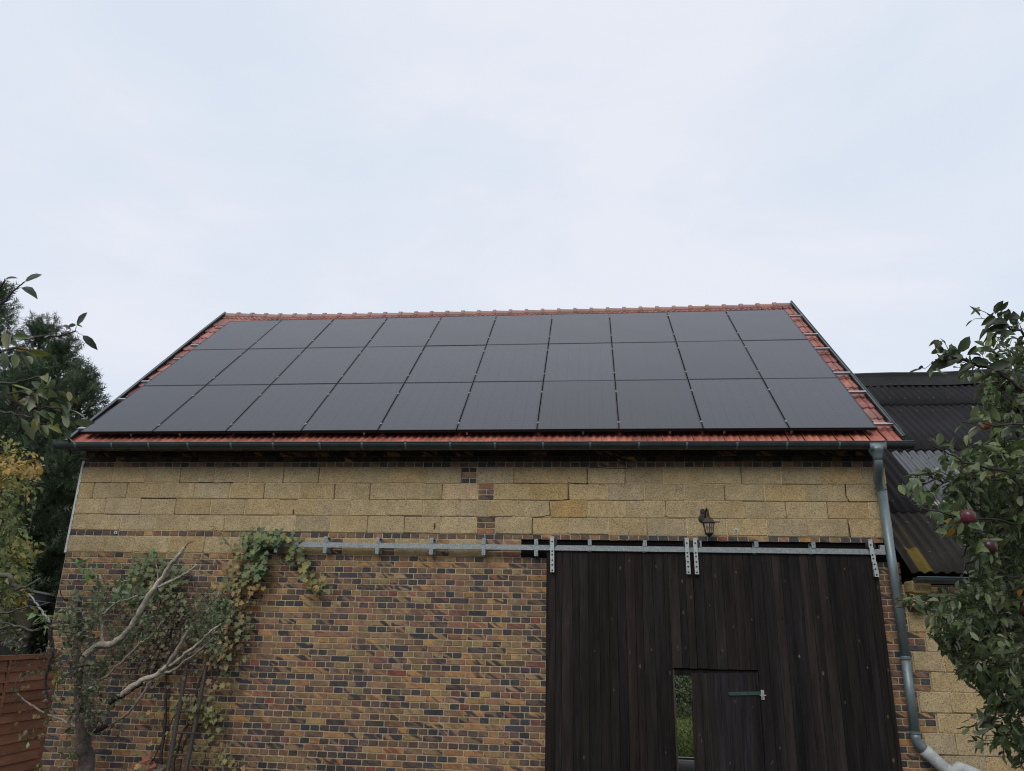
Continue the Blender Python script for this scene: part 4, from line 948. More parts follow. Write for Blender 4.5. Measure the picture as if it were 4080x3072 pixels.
# thick inner mass: random boughs inside the crown's outline
poly = [(4090, 1760), (3960, 1800), (3850, 1840), (3800, 1930), (3850, 2000), (3780, 2110), (3760, 2200), (3820, 2280), (3720, 2370), (3740, 2470), (3850, 2500), (3830, 2560), (3800, 2650), (3820, 2720), (3900, 2760), (4000, 2790), (4080, 2800), (4300, 2800), (4300, 1700)]
def inside(x, y, pl):
    c = False; j = len(pl)-1
    for i in range(len(pl)):
        if (pl[i][1] > y) != (pl[j][1] > y) and x < (pl[j][0]-pl[i][0])*(y-pl[i][1])/(pl[j][1]-pl[i][1])+pl[i][0]: c = not c
        j = i
    return c
cnt = 0
while cnt < 470:
    x, y = rng.uniform(3700, 4300), rng.uniform(1700, 2820)
    if not inside(x, y, poly) or not inside(x-60, y, poly): continue
    if x > 4130 and rng.uniform() < .5: continue
    cnt += 1; dpt = rng.uniform(3.1, 4.6); p_ = P(x, y, dpt)
    d_ = nrm(p_-P(4500, 2350+(y-2350)*.5, 3.9)+rv(.35))
    twig(lv, wd_, p_-d_*.12, d_, rng.uniform(.12, .26), rng.uniform(.040, .062), G_AP, step=.026, k=K_L*rng.uniform(.8, 1.1), bark=BR, droop=.4, start=.05, clip=keep)
for pts in ([(4110, 2690, 3.6), (3998, 2750, 3.5), (3965, 2850, 3.5), (3920, 2930, 3.5), (3893, 2985, 3.5)], [(3965, 2858, 3.5), (3900, 2885, 3.5), (3840, 2900, 3.5), (3812, 2905, 3.5)], [(4090, 2830, 3.4), (4040, 2880, 3.4), (4010, 2925, 3.4), (3985, 2910, 3.4)],
            [(3920, 2600, 3.8), (3890, 2520, 3.8), (3820, 2500, 3.8)], [(3810, 2480, 3.9), (3830, 2500, 3.9), (3850, 2480, 3.9), (3790, 2540, 3.9), (3740, 2500, 3.9)], [(3640, 2396, 3.6), (3600, 2392, 3.6), (3560, 2405, 3.6)]):
    L_ = smooth_line([P(*p_) for p_ in pts], 4, .003); wd_.tube(L_, list(np.linspace(.005, .002, len(L_))), n=5, col=BR)
    for i in range(len(L_)):
        if rng.uniform() < .3: ld_ = nrm(rv()+np.array([0, 0, -.4])); lv.put(L_[i], ld_, rv(), rng.uniform(.04, .07), pick(G_AP, K_L*.9))
for (x, y) in ((3885, 2985), (3880, 2975), (3840, 2890), (3855, 2900), (3870, 2915), (4030, 2900), (4060, 2880), (4075, 2900), (4000, 2925)):
    lv.put(P(x, y, 3.5), nrm(rv()+np.array([0, 0, -.6])), rv(), .07, pick(G_AP, K_L))
DRY = [(120, 96, 62), (106, 90, 66), (96, 88, 70), (88, 84, 62)]
for _ in range(16): lv.put(P(rng.uniform(3545, 3640), rng.uniform(2372, 2425), 3.6), rv(), rv(), rng.uniform(.025, .05), pick(DRY+G_AP, 1.1))
for (x, y, dd_) in ((3800, 2098, 3.1), (3825, 2088, 3.1), (3870, 1862, 3.3), (4075, 2350, 3.2), (3990, 1880, 3.3)):
    lv.put(P(x, y, dd_), nrm(rv()+np.array([-.6, 0, -.2])), rv()+np.array([0, -1, .5]), .055, np.array(lin(*random.choice([(180, 132, 50), (176, 132, 60), (200, 150, 60)])))*1.0)
for pts in ([(3780, 1330), (3800, 1290)],): pass
kk = [i for i in range(len(lv.p)) if keep(lv.p[i]) and keep(lv.p[i]+nrm(lv.d[i])*lv.s[i]*.8)]
for a_ in 'pdnsc': setattr(lv, a_, [getattr(lv, a_)[i] for i in kk])
C1 = lambda x, y: (3400+x/3.253, 1200+y/3.253)
for q_ in ((1420, 700, 1060, 780), (1240, 660, 1090, 620), (1290, 660, 1330, 545), (1350, 660, 1525, 470), (1475, 700, 1590, 580), (1660, 720, 1530, 650), (1640, 660, 1910, 605), (1580, 790, 1365, 950), (1520, 770, 1770, 800), (1830, 750, 2020, 620), (1740, 880, 2000, 800), (1870, 915, 2040, 880), (2030, 765, 1900, 765),
           (1840, 200, 1680, 300), (1885, 130, 2010, 10), (1920, 165, 2020, 130), (2000, 280, 1780, 270), (2000, 325, 1790, 345), (2110, 430, 1820, 455), (2190, 510, 2030, 490), (2060, 230, 2180, 190), (2120, 340, 2090, 230), (2160, 260, 2212, 130), (2100, 620, 2140, 690), (2150, 700, 2230, 650)):
    a_, b_ = P(*C1(q_[0], q_[1]), 3.0), P(*C1(q_[2], q_[3]), 3.0+rng.uniform(-.02, .02)); lv.put(a_, b_-a_, np.array([.2, -1., .35])+rng.normal(0, .3, 3), np.linalg.norm(b_-a_)*1.05, pick(G_DK, K_L))
for (x, y, dd_) in ((3857, 2060, 2.93), (3938, 2180, 3.0), (4058, 2660, 3.5)):
    for q_ in range(7):
        w_ = rng.uniform(0, 6.28); lv.put(P(x+34*cos(w_), y+30*sin(w_), dd_), nrm(rv()+np.array([0, 0, -.3])), np.array([0, -1., .6])+rng.normal(0, .4, 3), rng.uniform(.04, .06), pick(G_AP, K_L))
lo = lv.build('foliage', M['leaf'], at_, fold=.9, curl=1.1, wf=.85)
# trunk out of the frame
wd_.tube(smooth_line([P(4700, 2500, 3.7)*[1, 1, 0]+np.array([0, 0, -.5]), P(4680, 2500, 3.7), P(4600, 2200, 3.7), P(4500, 1900, 3.6)], 4, .01), list(np.linspace(.11, .03, 13)), n=10, col=BR)
for y_ in (1900, 2100, 2300, 2500, 2700, 2850): wd_.tube(smooth_line([P(4660, 2350, 3.7), P(4560, (y_+2350)/2, 3.8), P(4480, y_, 3.7)], 3, .01), [.04, .035, .03, .026, .022, .018, .014], n=7, col=BR)
wd_.build('branches', M['bark'], at_, smooth=True)
for (x, y, dd_, r_, c_) in ((3857, 2060, 3.0, .030, (78, 36, 44)), (3938, 2180, 3.1, .032, (50, 28, 32)), (4058, 2660, 3.6, .034, (60, 34, 34)), (4080, 2420, 3.4, .032, (80, 48, 44)), (3925, 1690, 3.35, .026, (120, 62, 46))):
    mb = MB(); c3 = P(x, y, dd_)
    pr = [(.15, .80), (.35, .92), (.62, .93), (.86, .70), (.99, .32), (1., 0), (.95, -.35), (.80, -.66), (.55, -.86), (.28, -.92), (.1, -.86)]
    mb.lathe(c3, [(max(a_, .02)*r_, b_*r_) for a_, b_ in reversed(pr)], n=18, col=lin(*c_, 1.5)); mb.tube([c3+np.array([0, 0, .8*r_]), c3+np.array([.005, 0, 1.6*r_])], .0018, n=5, col=(.05, .04, .03))
    mb.build('apple', M['apple'], at_, smooth=True)

# --- near branches from the left edge
nt_ = empty('fruit_tree', tuple(P(-900, 2200, 3.0)*[1, 1, 0]+np.array([0, 0, -.2])), 'thin twigs with sparse green leaves crossing the sky at the left edge', 'fruit tree')
lv = Leaves(APPLE); wd_ = MB(); BR2 = (.07, .06, .06)
nl = [([(-500, 1700, 2.9), (-150, 1400, 2.8), (0, 1347, 2.8), (100, 1350, 2.8), (165, 1340, 2.8), (222, 1340, 2.8), (262, 1332, 2.8), (302, 1318, 2.8)], .007, []),
      ([(222, 1340, 2.8), (233, 1308, 2.8), (250, 1298, 2.8)], .0022, []), ([(262, 1338, 2.8), (300, 1352, 2.8), (328, 1359, 2.8)], .0025, []), ([(302, 1322, 2.8), (318, 1330, 2.8), (330, 1336, 2.8)], .0015, []),
      ([(-400, 1600, 2.9), (-80, 1280, 2.8), (20, 1196, 2.8), (65, 1148, 2.8), (100, 1122, 2.8)], .005, []), ([(65, 1152, 2.8), (86, 1146, 2.8)], .0015, []),
      ([(-200, 1350, 2.8), (0, 1146, 2.8), (18, 1116, 2.8), (25, 1110, 2.8)], .0035, [])]
for pts, r_, _ in nl:
    L_ = smooth_line([P(*p_) for p_ in pts], 4, .0015); wd_.tube(L_, list(np.linspace(r_, r_*.4, len(L_))), n=6, col=BR2)
def pleaf(x, y, x2, y2, dd_, c, wide=1., nz=None):
    a_, b_ = P(x, y, dd_), P(x2, y2, dd_+rng.uniform(-.01, .01)); lv.put(a_, b_-a_, (np.array([.1, -1., .4])+rng.normal(0, .2, 3)) if nz is None else nz, np.linalg.norm(b_-a_), np.array(lin(*c))*K_L)
DG = (44, 58, 44)
pleaf(22, 1112, 68, 1104, 2.8, DG); pleaf(100, 1122, 163, 1091, 2.8, DG); pleaf(86, 1146, 147, 1172, 2.8, (40, 62, 44)); pleaf(330, 1336, 381, 1380, 2.8, DG); pleaf(305, 1297, 352, 1247, 2.8, (60, 72, 62)); pleaf(303, 1296, 268, 1296, 2.8, DG); pleaf(303, 1294, 330, 1297, 2.8, DG)
pleaf(250, 1298, 280, 1304, 2.8, (84, 84, 80)); pleaf(175, 1345, 195, 1338, 2.75, (120, 124, 110)); pleaf(95, 1348, 138, 1346, 2.75, (116, 122, 116)); pleaf(30, 1360, 72, 1372, 2.7, (90, 110, 76))
wd_.tube([P(300, 1322, 2.8), P(304, 1300, 2.8)], .0014, n=4, col=BR2)
YG = [(92, 108, 60), (80, 100, 62), (70, 88, 60), (110, 118, 66), (96, 108, 84), (66, 82, 56), (120, 112, 60)]
for pts, r_ in (([(-300, 1480, 2.6), (0, 1527, 2.6), (90, 1515, 2.6), (180, 1494, 2.6)], .005), ([(-300, 1540, 2.6), (0, 1566, 2.6), (110, 1558, 2.6), (190, 1546, 2.6)], .005), ([(-300, 1450, 2.7), (0, 1566, 2.7), (60, 1600, 2.7), (150, 1640, 2.7), (240, 1660, 2.7), (285, 1690, 2.7)], .008),
                ([(-300, 1500, 2.6), (0, 1575, 2.6), (100, 1620, 2.6), (200, 1625, 2.6), (250, 1630, 2.6)], .006), ([(-200, 1600, 2.6), (20, 1640, 2.6), (110, 1665, 2.6), (180, 1690, 2.6)], .005), ([(80, 1620, 2.6), (82, 1680, 2.6), (68, 1720, 2.6)], .006), ([(100, 1620, 2.65), (170, 1640, 2.65), (240, 1690, 2.65)], .004),
                ([(-300, 1400, 2.8), (-20, 1405, 2.7), (60, 1385, 2.7), (120, 1400, 2.7)], .005), ([(-200, 1320, 2.7), (0, 1330, 2.7), (40, 1345, 2.7)], .004)):
    L_ = smooth_line([P(*p_) for p_ in pts], 5, .003); wd_.tube(L_, list(np.linspace(r_, r_*.4, len(L_))), n=6, col=(.09, .075, .07))
    for i in range(len(L_)//3, len(L_)):
        for _ in range(2):
            if rng.uniform() < .2:
                ld_ = nrm(np.array([.8, 0, -.6])+rv(.7)); lv.put(L_[i]+ld_*.012, ld_, rv()+np.array([.6, 0, .6]), rng.uniform(.045, .07), pick(YG, 1.15))
for (x, y) in ((225, 1560), (250, 1580), (275, 1560), (200, 1600), (240, 1610), (265, 1600), (230, 1640), (260, 1650), (190, 1680), (245, 1700), (255, 1720), (175, 1700), (140, 1680), (100, 1580), (20, 1600), (10, 1560), (80, 1400), (100, 1420), (60, 1410), (40, 1330), (20, 1320), (10, 1400), (200, 1500), (215, 1510)):
    lv.put(P(x, y, 2.62), nrm(np.array([.5, 0, -.8])+rv(.6)), rv()+np.array([.7, 0, .3]), rng.uniform(.045, .075), pick(YG, .9))
# lichen covered bare branches lower down
for pts, r_ in (([(-300, 2150, 3.2), (0, 2280, 3.2), (50, 2330, 3.2), (75, 2345, 3.2), (160, 2305, 3.2)], .014), ([(-300, 2450, 3.4), (0, 2440, 3.4), (100, 2420, 3.4), (200, 2400, 3.4)], .006)):
    L_ = smooth_line([P(*p_) for p_ in pts], 5, .004); wd_.tube(L_, list(np.linspace(r_, r_*.35, len(L_))), n=7, col=(.12, .115, .085))
wd_.tube(smooth_line([P(-900, 2400, 3.0)*[1, 1, 0]+np.array([0, 0, -.3]), P(-900, 2200, 3.0), P(-700, 1800, 3.0), P(-450, 1600, 2.9), P(-250, 1430, 2.85)], 4, .01), list(np.linspace(.055, .008, 17)), n=9, col=BR2)
for y_ in (1480, 1540, 1450, 2150, 2450): wd_.tube(smooth_line([P(-750, 1950, 3.0), P(-500, (y_+1900)/2, 2.9), P(-295, y_, 2.75)], 3, .01), [.018, .016, .014, .012, .010, .008, .006], n=7, col=BR2)
lv.build('foliage', M['leaf'], nt_, fold=.8, curl=.8, wf=.78); wd_.build('branches', M['bark'], nt_, smooth=True)

# --- pruned pale-limbed tree in front of the brick wall, lower left
pt = empty('pruned_tree', tuple(W(335, 3072, -3.5)*[1, 1, 0]+np.array([0, 0, GZ])), 'pruned old fruit tree with bare pale limbs in front of the brick wall', 'fruit tree')
wd_ = MB(); D0 = 7.0; PALE = (.40, .37, .30); GREY = (.10, .09, .08); DARK = (.03, .025, .022)
def limb(pts, w0, w1, col, dep=D0, dz=0., wob=.004):
    L_ = smooth_line([P(x, y, dep+dz*i/(len(pts)-1)) for i, (x, y) in enumerate(pts)], 4, wob); r_ = np.linspace(w0, w1, len(L_))/2*dep/FPX*.76
    r_ = r_*(1+rng.uniform(-.08, .08, len(L_))); wd_.tube(L_, list(r_), n=9, col=col); return L_
b0_ = P(345, 3072, D0); b0_[2] = GZ-.1
tl = smooth_line([b0_, P(343, 3072, D0), P(332, 2980, D0), P(335, 2910, D0), P(318, 2840, D0), P(312, 2760, D0), P(316, 2660, D0), P(308, 2560, D0), P(314, 2480, D0), P(312, 2420, D0), P(318, 2400, D0), P(308, 2350, D0)], 3, .003)
wd_.tube(tl, list(np.interp(np.linspace(0, 1, len(tl)), [0, .1, .3, .4, .6, .85, 1], [38, 30, 26, 17, 13, 10, 6])*D0/FPX*1.0), n=12, col=(.11, .088, .08))
LM = {}
LM['a'] = limb([(318, 2650), (345, 2610), (392, 2572), (440, 2568), (480, 2545), (515, 2505), (545, 2460), (572, 2409), (619, 2340), (650, 2295), (681, 2253), (717, 2210), (735, 2184)], 40, 20, PALE)
LM['a2'] = limb([(625, 2338), (660, 2325), (720, 2297), (755, 2275), (782, 2250)], 16, 8, PALE); limb([(625, 2328), (627, 2290), (622, 2252)], 8, 6, PALE); limb([(735, 2186), (750, 2165), (768, 2155)], 7, 3, GREY)
LM['b'] = limb([(408, 2565), (407, 2520), (402, 2455), (420, 2440), (465, 2403), (500, 2390), (548, 2375)], 14, 7, PALE)
LM['c'] = limb([(312, 2755), (345, 2735), (375, 2722), (430, 2690), (500, 2622), (560, 2562), (600, 2535), (650, 2475)], 16, 8, (.28, .26, .19))
LM['d'] = limb([(324, 2926), (361, 2916), (431, 2888)], 44, 26, DARK); LM['d2'] = limb([(425, 2892), (510, 2842), (561, 2773), (602, 2712), (649, 2666)], 15, 13, (.30, .25, .21))
LM['e'] = limb([(463, 2782), (510, 2749), (565, 2712), (621, 2689), (649, 2666), (714, 2624), (760, 2587), (806, 2550), (840, 2515), (880, 2485)], 32, 8, PALE); limb([(440, 2800), (470, 2776), (500, 2758)], 30, 34, DARK)
limb([(500, 2758), (540, 2735), (560, 2722)], 26, 26, DARK, dep=D0+.02)
LM['f'] = limb([(639, 2685), (690, 2671), (727, 2643), (788, 2597), (850, 2540)], 15, 8, (.29, .265, .2))
LM['g'] = limb([(667, 2652), (709, 2587), (735, 2540), (757, 2504)], 26, 14, (.28, .245, .2))
LM['h'] = limb([(357, 2916), (297, 2893), (232, 2861), (176, 2842), (134, 2814), (93, 2791), (70, 2763)], 14, 7, (.28, .245, .2)); limb([(93, 2791), (80, 2820), (115, 2838)], 5, 3, GREY)
LM['i'] = limb([(200, 2482), (178, 2450), (160, 2425), (139, 2397), (116, 2365)], 13, 7, (.45, .44, .42)); limb([(318, 2420), (322, 2440), (312, 2400), (309, 2390)], 12, 8, PALE)
LM['j'] = limb([(-60, 2520), (0, 2506), (60, 2492), (130, 2512), (200, 2497), (260, 2518), (310, 2522), (360, 2505), (372, 2475)], 14, 7, (.09, .085, .06)); LM['k'] = limb([(-60, 2480), (20, 2478), (70, 2500), (150, 2510), (215, 2480), (290, 2470)], 9, 5, (.08, .07, .06))
limb([(130, 2490), (200, 2470), (260, 2455), (290, 2440)], 6, 3, GREY); limb([(450, 2300+130), (420, 2460), (370, 2500), (340, 2530)], 4, 3, (.2, .16, .1)); limb([(70, 2763), (60, 2720), (50, 2700)], 5, 3, GREY)
limb([(200, 2495), (203, 2540), (210, 2600), (195, 2650), (180, 2720), (192, 2790)], 26, 10, (.07, .06, .055), dep=D0+.5); limb([(240, 2260+90), (250, 2380), (305, 2400)], 6, 4, DARK)
for _ in range(34):   # fine twigs hanging about the trunk
    x, y = rng.normal(300, 90), rng.uniform(2480, 2950); q_ = rng.normal(0, 35, 4); limb([(x, y), (x+q_[0], y+q_[1]), (x+q_[0]+q_[2], y+q_[1]+abs(q_[3]))], 4, 2, GREY, dep=D0+rng.uniform(-.4, .5))
lv = Leaves(SMALL); GRG = [(78, 96, 62), (62, 82, 52), (94, 108, 82), (70, 86, 48), (104, 112, 90), (54, 72, 46)]; LIT = [(86, 116, 62), (78, 104, 70), (96, 120, 76)]
DRB = [(92, 80, 70), (84, 70, 62), (104, 92, 80), (70, 64, 56)]
for (x, y, sx, sy, n, s_, pal, k) in ((510, 2370, 38, 26, 130, .075, GRG, 1.35), (300, 2455, 45, 48, 120, .07, GRG+LIT[1:], 1.15), (235, 2480, 45, 30, 60, .07, GRG+LIT, 1.15), (305, 2285, 26, 30, 18, .085, LIT, 1.2), (160, 2385, 40, 30, 16, .085, LIT, 1.1), (600, 2320, 60, 30, 40, .06, GRG, 1.1),
                           (890, 2420, 42, 38, 150, .06, GRG, 1.35), (850, 2490, 55, 35, 120, .06, GRG, 1.2), (800, 2460, 50, 30, 80, .055, GRG, 1.2), (800, 2560, 35, 22, 60, .05, GRG, 1.1), (380, 2700, 70, 90, 260, .05, GRG+DRB, 1.0), (330, 2650, 70, 110, 170, .05, GRG+DRB, 1.0), (280, 2820, 60, 60, 70, .06, GRG+DRB, .9),
                           (420, 2660, 80, 60, 110, .055, GRG, 1.1), (560, 2480, 60, 40, 80, .06, GRG, 1.1), (620, 2500, 40, 40, 60, .06, GRG+LIT[:1], 1.1), (460, 2600, 70, 50, 90, .055, GRG, 1.1), (200, 2600, 70, 50, 100, .05, DRB+GRG, .85), (100, 2720, 50, 60, 40, .06, DRB+GRG, .9), (410, 2850, 40, 50, 45, .065, DRB+GRG, 1.), (440, 2525, 30, 10, 16, .07, LIT, 1.), (350, 2360, 20, 30, 20, .07, LIT+GRG, 1.1),
                           (50, 2560, 50, 50, 70, .06, DRB+GRG, .8), (315, 3030, 60, 30, 26, .07, [(96, 110, 50), (80, 96, 50)], 1.2), (215, 2700, 14, 18, 24, .06, [(112, 110, 44), (100, 104, 44)], 1.), (150, 2960, 50, 50, 50, .065, [(96, 104, 56), (104, 96, 76), (70, 80, 44)], .9), (620, 2210, 10, 10, 8, .08, LIT, 1.2)):
    cs = [(rng.normal(x, sx), rng.normal(y, sy), D0+rng.uniform(-.12, .6)) for _ in range(max(1, n//9))]
    for _ in range(int(n*1.05)):
        c_ = cs[rng.integers(len(cs))]; px_, py_ = rng.normal(c_[0], 13), rng.normal(c_[1], 13)
        p_ = P(px_, py_, c_[2]+rng.normal(0, .05)); ld_ = nrm(rv()+np.array([.1, 0, -.15])); lv.put(p_, ld_, np.array([0, -.4, 1.])+rng.normal(0, .6, 3), s_*rng.uniform(.6, 1.3), pick(pal, k*.85))
for (x, y, sx, sy, n, s_, pal, k) in ((320, 2520, 28, 60, 60, .06, GRG+DRB, .9), (318, 2700, 30, 70, 70, .055, GRG+DRB, .85), (330, 2820, 34, 40, 40, .06, DRB+GRG, .85), (300, 2400, 22, 34, 26, .075, GRG, 1.), (350, 2880, 40, 30, 30, .06, GRG+DRB, .8), (400, 2760, 60, 60, 60, .05, DRB+GRG, .85)):
    for _ in range(n): lv.put(P(rng.normal(x, sx), rng.normal(y, sy), D0-.12+rng.uniform(-.12, .1)), nrm(rv()+np.array([.1, 0, -.3])), np.array([0, -.5, 1.])+rng.normal(0, .7, 3), s_*rng.uniform(.6, 1.2), pick(pal, k))
lv.build('foliage', M['leaf'], pt, fold=.6, curl=.7); wd_.build('trunk', M['bark'], pt, smooth=True)

# --- vine on the wall
vn = empty('climbing_vine', (2.3, -.1, GZ), 'climbing vine with lobed yellowing leaves on the brick wall and door rail', 'vine')
wd_ = MB(); lv = Leaves(VINE); STEM = (.055, .04, .03)
def vst(pts, r0, r1, Y=-.06):
    L_ = smooth_line([W(x, y, Y-rng.uniform(0, .05)) for x, y in pts], 4, .008); wd_.tube(L_, list(np.linspace(r0, r1, len(L_))), n=6, col=STEM); return L_
vst([(690, 3150), (700, 3000), (760, 2850), (800, 2700), (850, 2600), (900, 2480), (930, 2360), (960, 2260), (1000, 2170), (1080, 2140), (1160, 2150), (1210, 2200), (1240, 2300), (1280, 2370)], .02, .004)
vst([(640, 3150), (650, 2950), (660, 2750), (650, 2600), (640, 2450), (630, 2350), (600, 2260)], .022, .006); vst([(650, 2600), (560, 2500), (480, 2430), (430, 2350), (410, 2300)], .010, .003)
vst([(700, 3150), (740, 2950), (800, 2880), (860, 2700), (900, 2620), (960, 2500), (1000, 2420), (990, 2350)], .012, .004); vst([(960, 2260), (930, 2200), (880, 2130), (850, 2100), (832, 2098)], .005, .002); vst([(630, 2350), (640, 2280), (600, 2200), (570, 2170)], .004, .002)
vst([(560, 3150), (640, 2960), (700, 2840), (760, 2760)], .010, .004); vst([(600, 3150), (700, 3000), (740, 2950)], .008, .003)
for _ in range(170):
    x, y = rng.uniform(500, 960), rng.uniform(2330, 2650); q_ = rng.normal(0, 45, 4)
    vst([(x, y), (x+q_[0], y+q_[1]), (x+q_[0]+q_[2]*.6, y+q_[1]+q_[3])], .0035, .0015, Y=-.05-rng.uniform(0, .25))
for _ in range(30):
    x, y = rng.uniform(640, 880), rng.uniform(2650, 3060); q_ = rng.normal(0, 30, 4)
    vst([(x, y), (x+q_[0], y+q_[1]), (x+q_[0]+q_[2]*.6, y+q_[1]+q_[3])], .003, .0015, Y=-.1-rng.uniform(0, .25))
VG = [(84, 104, 52), (70, 92, 48), (60, 82, 46), (98, 108, 56)]; VY = [(138, 124, 58), (150, 118, 60), (122, 116, 56), (132, 98, 62), (116, 84, 60)]; VD = [(78, 56, 46), (92, 66, 50), (66, 52, 44)]
for (x, y, sx, sy, n, s_, pal, k) in [(q_[0], q_[1], q_[2]*1.08, q_[3]*1.1, int(q_[4]*1.1), q_[5]*.8, q_[6], q_[7]) for q_ in ((1030, 2150, 38, 22, 60, .10, VG, 1.25), (1110, 2145, 38, 18, 55, .10, VG+VY[2:3], 1.25), (1000, 2200, 28, 22, 40, .11, VG, 1.1), (1180, 2190, 22, 20, 26, .10, VG+VY[2:3], 1.1), (1222, 2260, 14, 24, 26, .10, VY[:3]+VG, 1.15), (1250, 2320, 20, 22, 22, .09, VY[:3]+VG[3:], 1.1), (1290, 2350, 16, 16, 10, .08, VG[3:], 1.1),
                           (1020, 2260, 26, 22, 30, .12, VG[:3], 1.1), (950, 2260, 24, 24, 26, .12, VY, 1.1), (960, 2300, 30, 20, 30, .11, VY+VG, 1.1), (930, 2350, 40, 14, 20, .10, VY, 1.1), (1010, 2335, 24, 14, 10, .10, VY, 1.2), (945, 2210, 14, 30, 9, .10, VY[3:], 1.2),
                           (900, 2590, 28, 60, 30, .09, VY+VG, 1.), (950, 2600, 28, 40, 10, .10, VG+VY, 1.1), (930, 2480, 36, 40, 26, .09, VY+VG, 1.), (610, 2260, 50, 26, 80, .085, VG, 1.1), (590, 2330, 34, 40, 60, .085, VG+VY[:1], 1.), (690, 2330, 30, 40, 50, .09, VG+VY[:1], 1.), (700, 2400, 26, 26, 26, .08, VG, .9), (560, 2280, 40, 26, 50, .08, VG, 1.), (450, 2370, 55, 36, 75, .07, VY[2:]+VG, .85), (520, 2430, 70, 40, 60, .07, VD+VG, .8),
                           (780, 2820, 42, 24, 52, .085, [(110, 112, 56), (96, 100, 54), (124, 112, 58)], 1.05), (830, 2870, 26, 40, 46, .085, [(116, 116, 52), (100, 104, 54)], 1.05), (860, 2740, 22, 16, 10, .09, VY, 1.), (640, 2850, 40, 20, 10, .08, VG+VY, 1.), (790, 3000, 60, 30, 16, .08, VY[:3]+VG, 1.), (880, 3020, 40, 30, 24, .08, VG+VY[:3], 1.), (860, 2590, 36, 10, 9, .08, VY, 1.1), (700, 2960, 50, 30, 8, .08, VY, 1.),
                           (700, 2540, 100, 60, 260, .06, VD, .6), (620, 2600, 80, 60, 200, .06, VD+VY[3:], .62), (760, 2450, 110, 50, 240, .055, VD, .55), (520, 2520, 90, 60, 160, .055, VD, .6), (880, 2500, 50, 70, 130, .055, VD+VY[3:], .65), (590, 2650, 30, 60, 20, .09, VY, .95), (840, 2570, 60, 50, 60, .055, VD, .7), (570, 2185, 12, 10, 5, .07, VY[:3], 1.1), (860, 2110, 18, 12, 5, .06, VY, 1.), (900, 2165, 12, 10, 4, .06, VG, 1.), (90, 2790, 40, 40, 10, .07, VY[:2], 1.), (935, 2400, 34, 60, 40, .085, VY+VG[3:], 1.), (900, 2500, 34, 60, 40, .085, VY+VG, .9))]:
    for _ in range(n):
        px_, py_ = x+np.clip(rng.normal(), -2, 2)*sx, y+np.clip(rng.normal(), -2, 2)*sy; Y_ = -.08-abs(rng.normal(0, .11))
        if px_ < 230: Y_ = -1.0
        p_ = W(px_, py_, Y_); ld_ = nrm(np.array([rng.normal(0, .6), -.35, -.7])); lv.put(p_, ld_, np.array([rng.normal(0, .45), -1., .55+rng.normal(0, .4)]), s_*rng.uniform(.6, 1.15), pick(pal, k))
lv.build('foliage', M['leafmat'], vn, fold=.25, curl=.4); wd_.build('stem', M['bark'], vn, smooth=True)

# --- yellowing shrub at the left edge
sh = empty('hazel_shrub', tuple(W(-150, 2300, -1.6)*[1, 1, 0]+np.array([0, 0, GZ])), 'tall yellowing shrub at the left edge in front of the conifers', 'shrub')
lv = Leaves(SMALL); wd_ = MB(); bs = W(-150, 2300, -1.6)*[1, 1, 0]+np.array([0, 0, GZ])
OY = [(150, 118, 66), (158, 128, 62), (138, 118, 56), (128, 110, 58)]; GY_ = [(112, 116, 58), (96, 106, 56), (84, 98, 52), (124, 120, 58)]; GS = [(72, 88, 48), (84, 98, 54), (62, 78, 46)]
for (x, y, sx, sy, n, pal, k) in ((30, 1850, 60, 28, 110, OY, 1.15), (100, 1870, 36, 20, 70, OY, 1.15), (20, 1780, 40, 20, 30, GY_, 1.1), (50, 1930, 50, 28, 100, OY[2:]+GY_, 1.05), (20, 2010, 45, 40, 100, GS+GY_[:1], .95), (30, 2110, 45, 45, 130, GY_+GS, 1.), (80, 2190, 34, 30, 90, GY_+OY[2:], 1.0), (40, 2210, 45, 36, 110, GY_+GS, 1.), (20, 2290, 45, 40, 110, GS+GY_, .9), (60, 2290, 40, 30, 60, GS+GY_, .9), (30, 2380, 45, 40, 110, GS+GY_+OY[3:], .85), (70, 2370, 25, 20, 30, OY[2:], .9), (10, 2450, 35, 40, 60, GS, .8)):
    for _ in range(n*2):
        Y_ = -1.6+rng.normal(0, .45); p_ = W(x+np.clip(rng.normal(), -2.2, 2.2)*sx, y+np.clip(rng.normal(), -2.2, 2.2)*sy, Y_); ld_ = nrm(np.array([rng.normal(.3, .6), rng.normal(0, .5), -.45+rng.normal(0, .3)]))
        lv.put(p_, ld_, np.array([0, -.5, 1.])+rng.normal(0, .5, 3), rng.uniform(.055, .10), pick(pal, k))
for (x, y) in ((30, 1800), (120, 1880), (60, 1950), (140, 1990), (100, 2160), (60, 2080), (90, 2200), (20, 2250), (80, 2330), (-60, 1900), (-60, 2200)):
    e_ = W(x, y, -1.6+rng.normal(0, .3)); L_ = smooth_line([bs+rv(.12)*[1, 1, 0], bs*.6+e_*.4+rv(.15), bs*.2+e_*.8+rv(.1), e_], 5, .008); wd_.tube(L_, list(np.linspace(.022, .004, len(L_))), n=6, col=(.075, .065, .055))
lv.build('foliage', M['leafmat'], sh, fold=.5, curl=.5); wd_.build('branches', M['bark'], sh, smooth=True)

